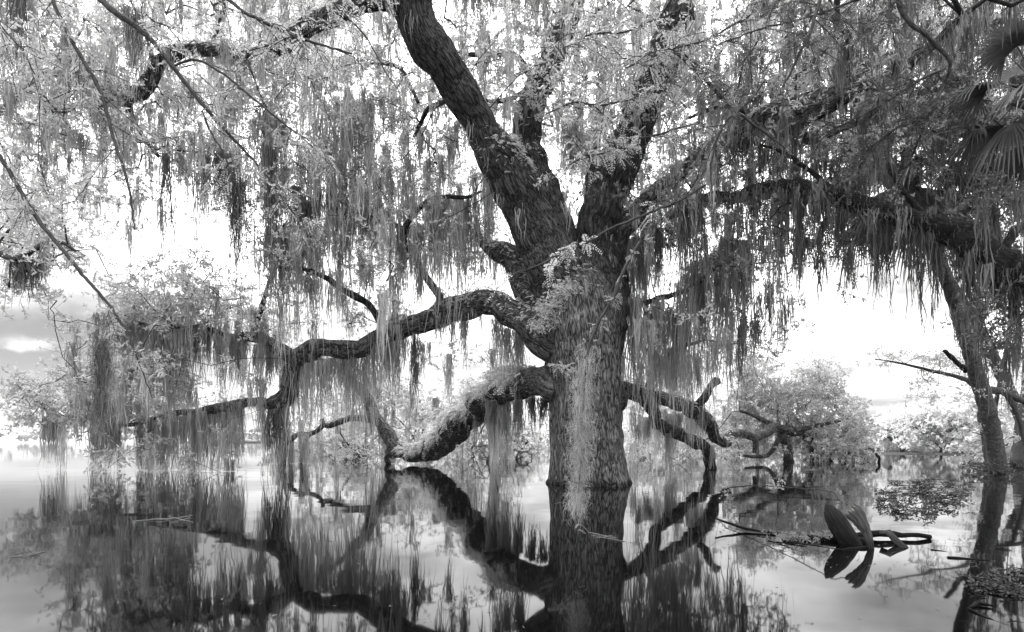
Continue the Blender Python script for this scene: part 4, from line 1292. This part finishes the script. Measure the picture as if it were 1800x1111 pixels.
for (cx, ty, by, hw, d, n, lab) in SHORE:
    b = P(cx, HOR + 900.0 / d, d)
    H = (HOR + 900.0 / d - ty) * d / 1000
    W = hw * d / 1000
    rows = [[np.append(b, 0.16), np.append(b + [0.2, 0, H * 0.3], 0.13), np.append(b + [-0.1, 0.1, H * 0.6], 0.07), np.append(b + [0.1, 0, H * 0.85], 0.03)],
            [np.append(b + [0.1, 0, 0.3], 0.09), np.append(b + [W * 0.4, 0.2, H * 0.35], 0.06), np.append(b + [W * 0.7, 0, H * 0.55], 0.03)],
            [np.append(b + [0.1, 0, 0.3], 0.09), np.append(b + [-W * 0.4, -0.2, H * 0.35], 0.06), np.append(b + [-W * 0.75, 0, H * 0.5], 0.03)]]
    m = n * 2
    nl = 6
    lob = rng.uniform(-0.75, 0.75, (nl, 3)) * [1, 1, 0.7]; lob[0] = 0
    lr = rng.uniform(0.28, 0.55, nl)
    j = rng.integers(0, nl, m)
    u = lob[j] + rand_dirs(m) * (rng.random((m, 1)) ** 0.5) * lr[j, None]
    c = b + np.array([0, 0, H * 0.5]) + u * np.array([W, W * 0.8, H * 0.5])
    leafy_tree("shore_tree", lab, b, [np.array(r) for r in rows], [c], M_FARLEAF, 0.26, 0.15, ntw=7, nlf=11, group="pale trees across the water",
               rad=(0.7, 1.2), tone=(0.75, 1.15), flat=0.8)
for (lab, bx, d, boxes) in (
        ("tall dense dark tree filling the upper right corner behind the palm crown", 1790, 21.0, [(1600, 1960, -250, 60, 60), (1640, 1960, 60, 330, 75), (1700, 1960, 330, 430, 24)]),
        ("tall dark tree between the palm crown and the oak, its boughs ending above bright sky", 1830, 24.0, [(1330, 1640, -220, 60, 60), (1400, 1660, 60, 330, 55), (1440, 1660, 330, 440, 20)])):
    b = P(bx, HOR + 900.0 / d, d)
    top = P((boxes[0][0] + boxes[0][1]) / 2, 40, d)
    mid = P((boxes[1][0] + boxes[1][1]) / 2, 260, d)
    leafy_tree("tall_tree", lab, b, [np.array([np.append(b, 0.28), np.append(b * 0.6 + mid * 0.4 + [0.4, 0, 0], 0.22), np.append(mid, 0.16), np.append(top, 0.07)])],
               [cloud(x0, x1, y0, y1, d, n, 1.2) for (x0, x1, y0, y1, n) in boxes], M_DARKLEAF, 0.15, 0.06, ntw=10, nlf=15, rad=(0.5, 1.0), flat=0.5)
# low bank the right shore trees stand on
g = Geo()
xs = np.linspace(1490, 2000, 40)
A1 = np.array([P(x, HOR + 900.0 / 43, 43) for x in xs]); A1[:, 1] = 40 + 1.2 * np.sin(xs / 40) - 0.02 * (xs - 1490); A1[:, 2] = -0.1
A1[:, 0] = (xs - 900) / 1000 * 42
A2 = A1 + [0, 1.5, 0.2]; A3 = A1 + [2, 30, 0.25]
V = np.vstack([A1, A2, A3]); m = len(xs)
i = np.arange(2)[:, None] * m + np.arange(m - 1)[None]
g.add(V, np.stack([i, i + 1, i + m + 1, i + m], -1).reshape(-1, 4))
g.build("shore_bank", mat_plain("bank_soil", 0.03, 2.0), kind="structure", label="low bank under the trees of the right shore")


# ------------------------------------------------------------------ flotsam in the water
def simple(name, label, cat, rows, mat, sides=9, step=0.06, wob=0.002, rough=0.10, group=None):
    p = path(rows)
    g = Geo()
    add_tube(g, p, sides, step, wob, rough)
    return g.build(name, mat, smooth=True, label=label, cat=cat, group=group, origin=tuple(p[0, :3]))


def blade(name, label, axis_rows, widths, thick, mat, ragged=0.0, cup=0.3):
    """a thick curved paddle such as an old palm leaf base: axis points and half widths in px"""
    q = catmull(np.hstack([path(axis_rows), np.array(widths)[:, None] * axis_rows[0][2] / 1000]), 0.02)
    A = q[:, :3]; w = q[:, 4]
    T = unit(np.gradient(A, axis=0))
    view = np.array([0, 1.0, 0])
    S = unit(np.cross(T, view)); Nn = np.cross(S, T)
    m, k = len(A), 13
    u = np.linspace(-1, 1, k)
    rag = 1 + ragged * rng.normal(size=(m, k)) * 0.1
    topz = (A[:, None] + S[:, None] * (w[:, None] * u)[..., None] * rag[..., None] + Nn[:, None] * (cup * w[:, None] * (u ** 2))[..., None])
    g = Geo()
    for i in range(k):
        if ragged:
            topz[-1, i] += T[-1] * rng.uniform(-0.02, 0.025)
    th = thick * (1 - 0.75 * u ** 2)
    front = topz - Nn[:, None] * th[None, :, None]
    back = topz + Nn[:, None] * th[None, :, None] * 0.6
    V = np.vstack([front.reshape(-1, 3), back.reshape(-1, 3)])
    i = np.arange(m - 1)[:, None] * k + np.arange(k - 1)[None]
    Q1 = np.stack([i, i + 1, i + k + 1, i + k], -1).reshape(-1, 4)
    Q2 = Q1[:, ::-1] + m * k
    rim = [r for r in range(k)] + [j * k + k - 1 for j in range(1, m)] + [(m - 1) * k + r for r in range(k - 2, -1, -1)] + [j * k for j in range(m - 2, 0, -1)]
    rim = np.array(rim); nx = np.roll(rim, -1)
    Q3 = np.stack([nx, rim, rim + m * k, nx + m * k], -1)
    s = np.cumsum(np.full(m, 0.02))
    bk = np.stack([np.repeat(w[:, None], k, 1) * u, np.zeros((m, k)), np.repeat(s[:, None], k, 1)], -1).reshape(-1, 3)
    g.add(V, np.vstack([Q1, Q2, Q3]), bk=np.vstack([bk, bk + [0, 0.05, 0]]))
    return g, A


g, A = blade("palm_boot", "", [(1512, 975, 4.9, 1), (1500, 958, 4.95, 1), (1483, 932, 5.0, 1), (1468, 908, 5.05, 1), (1457, 893, 5.1, 1), (1451, 888, 5.12, 1)], [12, 17, 19, 17, 10, 2], 0.016, M_DEAD)
g.build("palm_boot", M_DEAD, smooth=True, label="broad dark paddle-shaped palm leaf base standing out of the water", cat="driftwood", origin=tuple(A[0]))
g, A = blade("palm_boot", "", [(1536, 978, 4.75, 1), (1533, 965, 4.75, 1), (1527, 940, 4.78, 1), (1517, 918, 4.8, 1), (1508, 905, 4.82, 1), (1498, 897, 4.84, 1)], [4, 5.5, 8, 12, 14, 15], 0.010, M_DEADPALE, ragged=0.6, cup=0.5)
g.build("palm_boot", M_DEADPALE, smooth=True, label="greyish palm leaf base with a frayed flaring top, beside the dark paddle", cat="driftwood", origin=tuple(A[0]))
drift = [
    ("stick", "straight thick stick lying behind the two palm leaf bases, pointing right", [(1498, 943, 5.25, 6), (1530, 939, 5.25, 6.5), (1560, 938, 5.25, 6), (1585, 941, 5.25, 4.5), (1615, 941, 5.25, 4), (1635, 943, 5.25, 4)], M_DEAD),
    ("stick", "bent stick elbowing down into the water right of the palm leaf bases", [(1548, 938, 5.1, 5), (1562, 936, 5.05, 5.5), (1575, 950, 4.95, 6), (1588, 962, 4.85, 6), (1600, 974, 4.75, 4.5), (1606, 982, 4.7, 3)], M_DEADPALE),
    ("stick", "dark log lying half sunk left of the paddle-shaped leaf base", [(1376, 947, 5.3, 3), (1410, 946, 5.2, 5), (1450, 948, 5.15, 5), (1495, 948, 5.1, 6.5), (1515, 952, 5.05, 8), (1530, 958, 5.0, 6)], M_DEAD),
    ("stick", "forked dark stick slanting under the leafy trash beside the paddle", [(1372, 950, 5.15, 3), (1410, 958, 5.0, 4), (1450, 966, 4.85, 4.5), (1480, 968, 4.75, 4), (1530, 964, 4.8, 5)], M_DEAD),
    ("stick", "long thin stick whose raised left end points at the trunk", [(1257, 911, 5.9, 1.6), (1285, 921, 5.8, 2.2), (1310, 929, 5.7, 2.4), (1350, 935, 5.55, 2.2), (1400, 940, 5.4, 1.8), (1450, 944, 5.3, 1.5), (1500, 948, 5.2, 1.2)], M_DEAD),
    ("stick", "flat stick floating at the right edge, level with the palm's mirror image", [(1666, 981, 4.4, 4), (1700, 984, 4.36, 3.5), (1750, 988, 4.28, 2.5), (1810, 994, 4.2, 2)], M_DEAD),
    ("stick", "long thin cane floating toward the right edge", [(1636, 967, 4.72, 2.5), (1680, 974, 4.6, 2), (1740, 984, 4.4, 2), (1810, 997, 4.15, 1.5)], M_DEAD),
    ("stake", "tiny bent stake poking out of the water left of the right shore", [(1544, 815, 24.0, 2.2), (1546, 806, 24.0, 2.2), (1541, 800, 24.0, 2.2), (1540, 797, 24, 2)], M_DEAD),
    ("stick", "dead stub poking left from the leaning palm trunk", [(1700, 652, 15.7, 5), (1685, 640, 15.6, 4), (1660, 616, 15.5, 3.5)], M_DEAD),
]
for nme, lab, rows, mt in drift:
    simple(nme, lab, "driftwood", rows, mt, group="dead sticks in the water")


def thin_twig(name, label, chains, mat, leaves=None, cat="twig", leafmat=None, ll=0.03, lw=0.01, origin=None, ltone=1.0):
    root = thing(name, tuple(path([chains[0][0]])[0, :3]), label, cat)
    for rows in chains:
        g = Geo(); add_tube(g, path(rows), 5, 0.03, 0.002, 0.05); g.build("stem", mat, root, smooth=True)
    if leaves is not None:
        gl, gt = Geo(), Geo()
        add_sprigs(gl, gt, np.array([P(*l) for l in leaves]), 0.09, 5, 8, ll, lw, up=0.0, flat=0.4, tone=ltone)
        gl.build("leaves", leafmat or M_PINNATE, root, kind="stuff")
    return root


thin_twig("floating_twig", "pale hair-thin twig arching over the water toward the frayed leaf base",
          [[(1500, 900, 4.9, 0.8), (1480, 882, 5.2, 0.8), (1458, 864, 5.5, 0.9), (1400, 858, 6.2, 1.0), (1340, 854, 7, 1.0), (1285, 857, 7.6, 1.0), (1265, 868, 7.7, 0.7)]], M_DEADPALE,
          [(1268, 868, 7.6), (1275, 862, 7.6), (1372, 852, 6.6), (1368, 846, 6.6)])
thin_twig("floating_twig", "dark branched twig floating in the bottom right corner",
          [[(1702, 1069, 3.05, 2), (1730, 1085, 2.92, 2.5), (1760, 1098, 2.82, 3), (1800, 1116, 2.68, 3), (1840, 1140, 2.5, 3)], [(1765, 1098, 2.82, 2), (1785, 1092, 2.85, 1.6), (1815, 1100, 2.8, 1.6)],
           [(1702, 1068, 3.05, 1.5), (1722, 1060, 3.12, 4), (1745, 1066, 3.08, 1.2)], [(1775, 1104, 2.78, 1.6), (1768, 1118, 2.7, 1.2)]], M_DEAD)
thin_twig("floating_twig", "pale straws floating among the dark reflections on the left",
          [[(238, 916, 6.4, 0.8), (270, 913, 6.5, 1.0), (300, 912, 6.55, 1.2), (338, 906, 6.8, 0.8)], [(300, 920, 6.2, 0.6), (335, 910, 6.6, 1.0)], [(296, 908, 6.6, 0.8), (340, 918, 6.3, 0.7)]], M_STRAW)
thin_twig("floating_twig", "short pale straw floating near the left edge", [[(18, 980, 4.4, 0.7), (50, 974, 4.5, 0.9), (82, 969, 4.65, 0.6)], [(40, 979, 4.4, 0.5), (70, 972, 4.55, 0.6)]], M_STRAW)
thin_twig("floating_twig", "faint pale twigs floating in the dark reflection of the trunk",
          [[(1036, 936, 5.6, 0.8), (1060, 941, 5.45, 1.0), (1085, 946, 5.3, 0.8)], [(1045, 946, 5.3, 0.6), (1075, 942, 5.4, 0.8)], [(1040, 941, 5.45, 0.5), (1100, 952, 5.1, 0.6)]], M_STRAW)
# leafy trash caught against the sticks
lv = [(rng.uniform(1325, 1500), 944 + rng.normal(0, 3) + 0, rng.uniform(5.0, 5.35)) for _ in range(40)]
thin_twig("leafy_trash", "pale leafy trash caught against the floating sticks",
          [[(1330, 942, 5.4, 1), (1380, 938, 5.4, 1.2), (1440, 944, 5.3, 1.2)], [(1350, 950, 5.15, 0.8), (1420, 962, 4.85, 1), (1440, 970, 4.7, 1)], [(1370, 955, 5.0, 0.8), (1400, 968, 4.7, 0.8)]],
          M_DEAD, lv[:26], "plant debris", M_PINNATE, 0.04, 0.009, ltone=0.45)


def brush(label, x0, x1, y0, y1, n, tone, mat, ll, lw, hgt, name="floating_brush", sr=0.16, flat=0.25):
    """drowned leafy branch tips: the points lie on the water, y is the waterline row"""
    d0 = 900.0 / ((y0 + y1) / 2 - HOR)
    root = thing(name, tuple(P((x0 + x1) / 2, HOR + 900 / d0, d0)), label, "brush")
    gl, gt = Geo(), Geo()
    pts = []
    for _ in range(n):
        while True:
            u, v = rng.uniform(-1, 1, 2)
            if u * u + v * v < 1:
                break
        x = (x0 + x1) / 2 + u * (x1 - x0) / 2; y = (y0 + y1) / 2 + v * (y1 - y0) / 2
        d = 900.0 / (y - HOR)
        p = P(x, y, d); p[2] = rng.uniform(0.0, hgt)
        pts.append(p)
    pts = np.array(pts)
    c0 = pts.mean(0)
    X, par, sid, no = grow([[c0]], pts)
    for k in range(len(X)):
        if par[k] >= 0:
            a, b = X[par[k]], X[k]
            m = (a + b) / 2 + rng.normal(size=3) * [0.04, 0.04, 0.02]
            V, Q, T, bk = tube(np.array([a, m, b]), np.array([0.006, 0.005, 0.004]), 4)
            gt.add(V, Q, T, bk)
    add_sprigs(gl, gt, X[no], sr, 4, 6, ll, lw, tone, up=0.02 if flat < 0.2 else 0.1, flat=flat)
    gt.build("twigs", M_DEAD, root, kind="stuff")
    gl.build("leaves", mat, root, kind="stuff")


brush("dark drowned leafy branch tips spread on the water beyond the palm leaf bases", 1545, 1695, 838, 908, 95, 0.7, M_DARKLEAF, 0.055, 0.018, 0.07, sr=0.14, flat=0.15)
brush("flat mat of pale leaves floating at the lower right edge", 1705, 1850, 1003, 1050, 70, 0.6, M_DARKLEAF, 0.035, 0.011, 0.008, sr=0.09, flat=0.06)
brush("dark twiggy brush round the foot of the leaning palm", 1685, 1800, 822, 840, 36, 0.5, M_DARKLEAF, 0.09, 0.03, 0.35)


# soft moss rope hanging near the camera on the left
g = Geo()
n = 46
c = np.array([P(178 + rng.normal(0, 5), 545 + 190 * t, 6.0 + rng.normal(0, 0.03)) for t in rng.random(n)])
add_moss(g, c, rng.uniform(0.25, 0.5, n), 0.06, 14, 0.007, rng.uniform(0.8, 1.2, n), K=5, converge=0.5)
g.build("moss_beard", M_SHADEDARKMOSS, label="soft grey moss rope hanging in front of the leafy left branches", cat="hanging moss", group="beards of moss hanging from the limbs",
        origin=tuple(P(178, 545, 6.0)))
# scrub along the water's edge behind the oak and on the right
g, gt = Geo(), Geo()
xs = np.concatenate([rng.uniform(470, 1500, 260), rng.uniform(1480, 1850, 200)])
c = np.array([P(x, HOR, d) for x, d in zip(xs, rng.uniform(47, 58, len(xs)))])
c[:, 2] = rng.gamma(2.0, 0.35, len(xs)) * (1 + 0.5 * (xs > 1500))
add_sprigs(g, gt, c, rng.uniform(0.4, 1.0, len(xs)), 7, 10, 0.26, 0.13, rng.uniform(0.35, 0.9, len(xs)))
g.build("shore_scrub", M_OAKLEAF, kind="stuff", label="low scrub along the far water's edge behind the oak")
# small leaves and pollen scum afloat
g = Geo()
pts = []
for (x0, x1, y0, y1, n) in ((950, 1130, 850, 880, 110), (1250, 1800, 830, 1000, 260), (100, 700, 830, 960, 160), (1100, 1300, 820, 900, 70), (0, 1800, 900, 1110, 60)):
    for _ in range(n):
        x, y = rng.uniform(x0, x1), rng.uniform(y0, y1)
        pts.append(P(x, y, 900.0 / (y - HOR)) * [1, 1, 0] + [0, 0, 0.006])
pts = np.array(pts)
dd = rand_dirs(len(pts), 0, 0.03)
V, Q = kites(pts, dd, rng.uniform(0.01, 0.05, len(pts)), 0.012, 0.05)
V[:, 2] = 0.006 + 0.003 * rng.random(len(V))
g.add(V, Q, tone=rng.uniform(0.3, 1.6, len(V)))
g.build("floating_leaves", M_DARKLEAF, kind="stuff", label="specks of leaf litter scattered on the still water")


# fallen branches lying at the water's edge far behind the oak
def tangle(label, cx, w, d, n, h):
    b = P(cx, HOR + 900.0 / d, d)
    root = thing("fallen_branch", tuple(b), label, "fallen branch", "fallen branches across the water")
    W = w * d / 1000
    for k in range(n):
        g = Geo()
        s = rng.choice([-1, 1])
        x0 = rng.normal(0, W * 0.2)
        p = [np.append(b + [x0, 0, 0.02], 0.07), np.append(b + [x0 + s * W * rng.uniform(0.1, 0.4), rng.normal(0, 0.3), h * rng.uniform(0.5, 1.2)], 0.05),
             np.append(b + [x0 + s * W * rng.uniform(0.4, 0.7), rng.normal(0, 0.5), h * rng.uniform(0.5, 1.0)], 0.03), np.append(b + [x0 + s * W * rng.uniform(0.7, 1.0), rng.normal(0, 0.5), 0.0], 0.015)]
        add_tube(g, p, 6, 0.25, 0.07, 0.12)
        for _ in range(3):
            a = p[rng.integers(1, 3)]
            e = a[:3] + rng.normal(size=3) * [0.5, 0.3, 0.3] + [0, 0, 0.35]
            add_tube(g, [np.append(a[:3], 0.025), np.append((a[:3] + e) / 2 + rng.normal(size=3) * 0.08, 0.018), np.append(e, 0.008)], 5, 0.2, 0.02)
        g.build("branch", M_TWIG, root, smooth=True)


tangle("tangle of fallen branches half sunk left of the ferny limb's foot", 628, 40, 34, 9, 0.7)
tangle("fallen branches lying on the water between the ferny limb and the trunk", 893, 38, 30, 7, 0.5)
tangle("fallen twiggy branch on the water under the right-hand bush", 1470, 60, 27, 8, 0.6)
# the air: pale haze over the lake
def haze():
    g = Geo()
    x0, x1, y0, y1, z0, z1 = -1500, 1500, -40, 1100, -1.0, 26.0
    V = np.array([[x, y, z] for z in (z0, z1) for y in (y0, y1) for x in (x0, x1)], float)
    Q = np.array([[0, 2, 3, 1], [4, 5, 7, 6], [0, 1, 5, 4], [2, 6, 7, 3], [0, 4, 6, 2], [1, 3, 7, 5]])
    g.add(V, Q)
    m, nd, ln = mat_base("lake_haze")
    out = N(nd, "ShaderNodeOutputMaterial")
    v = N(nd, "ShaderNodeVolumePrincipled", ins={"Color": (0.95, 0.95, 0.95, 1), "Density": 0.00022, "Anisotropy": 0.0})
    ln.new(v.outputs[0], out.inputs["Volume"])
    g.build("haze", m, kind="stuff", label="thin pale haze over the lake")


haze()
print("TRIS", sum(len(m.polygons) for m in bpy.data.meshes) * 2)
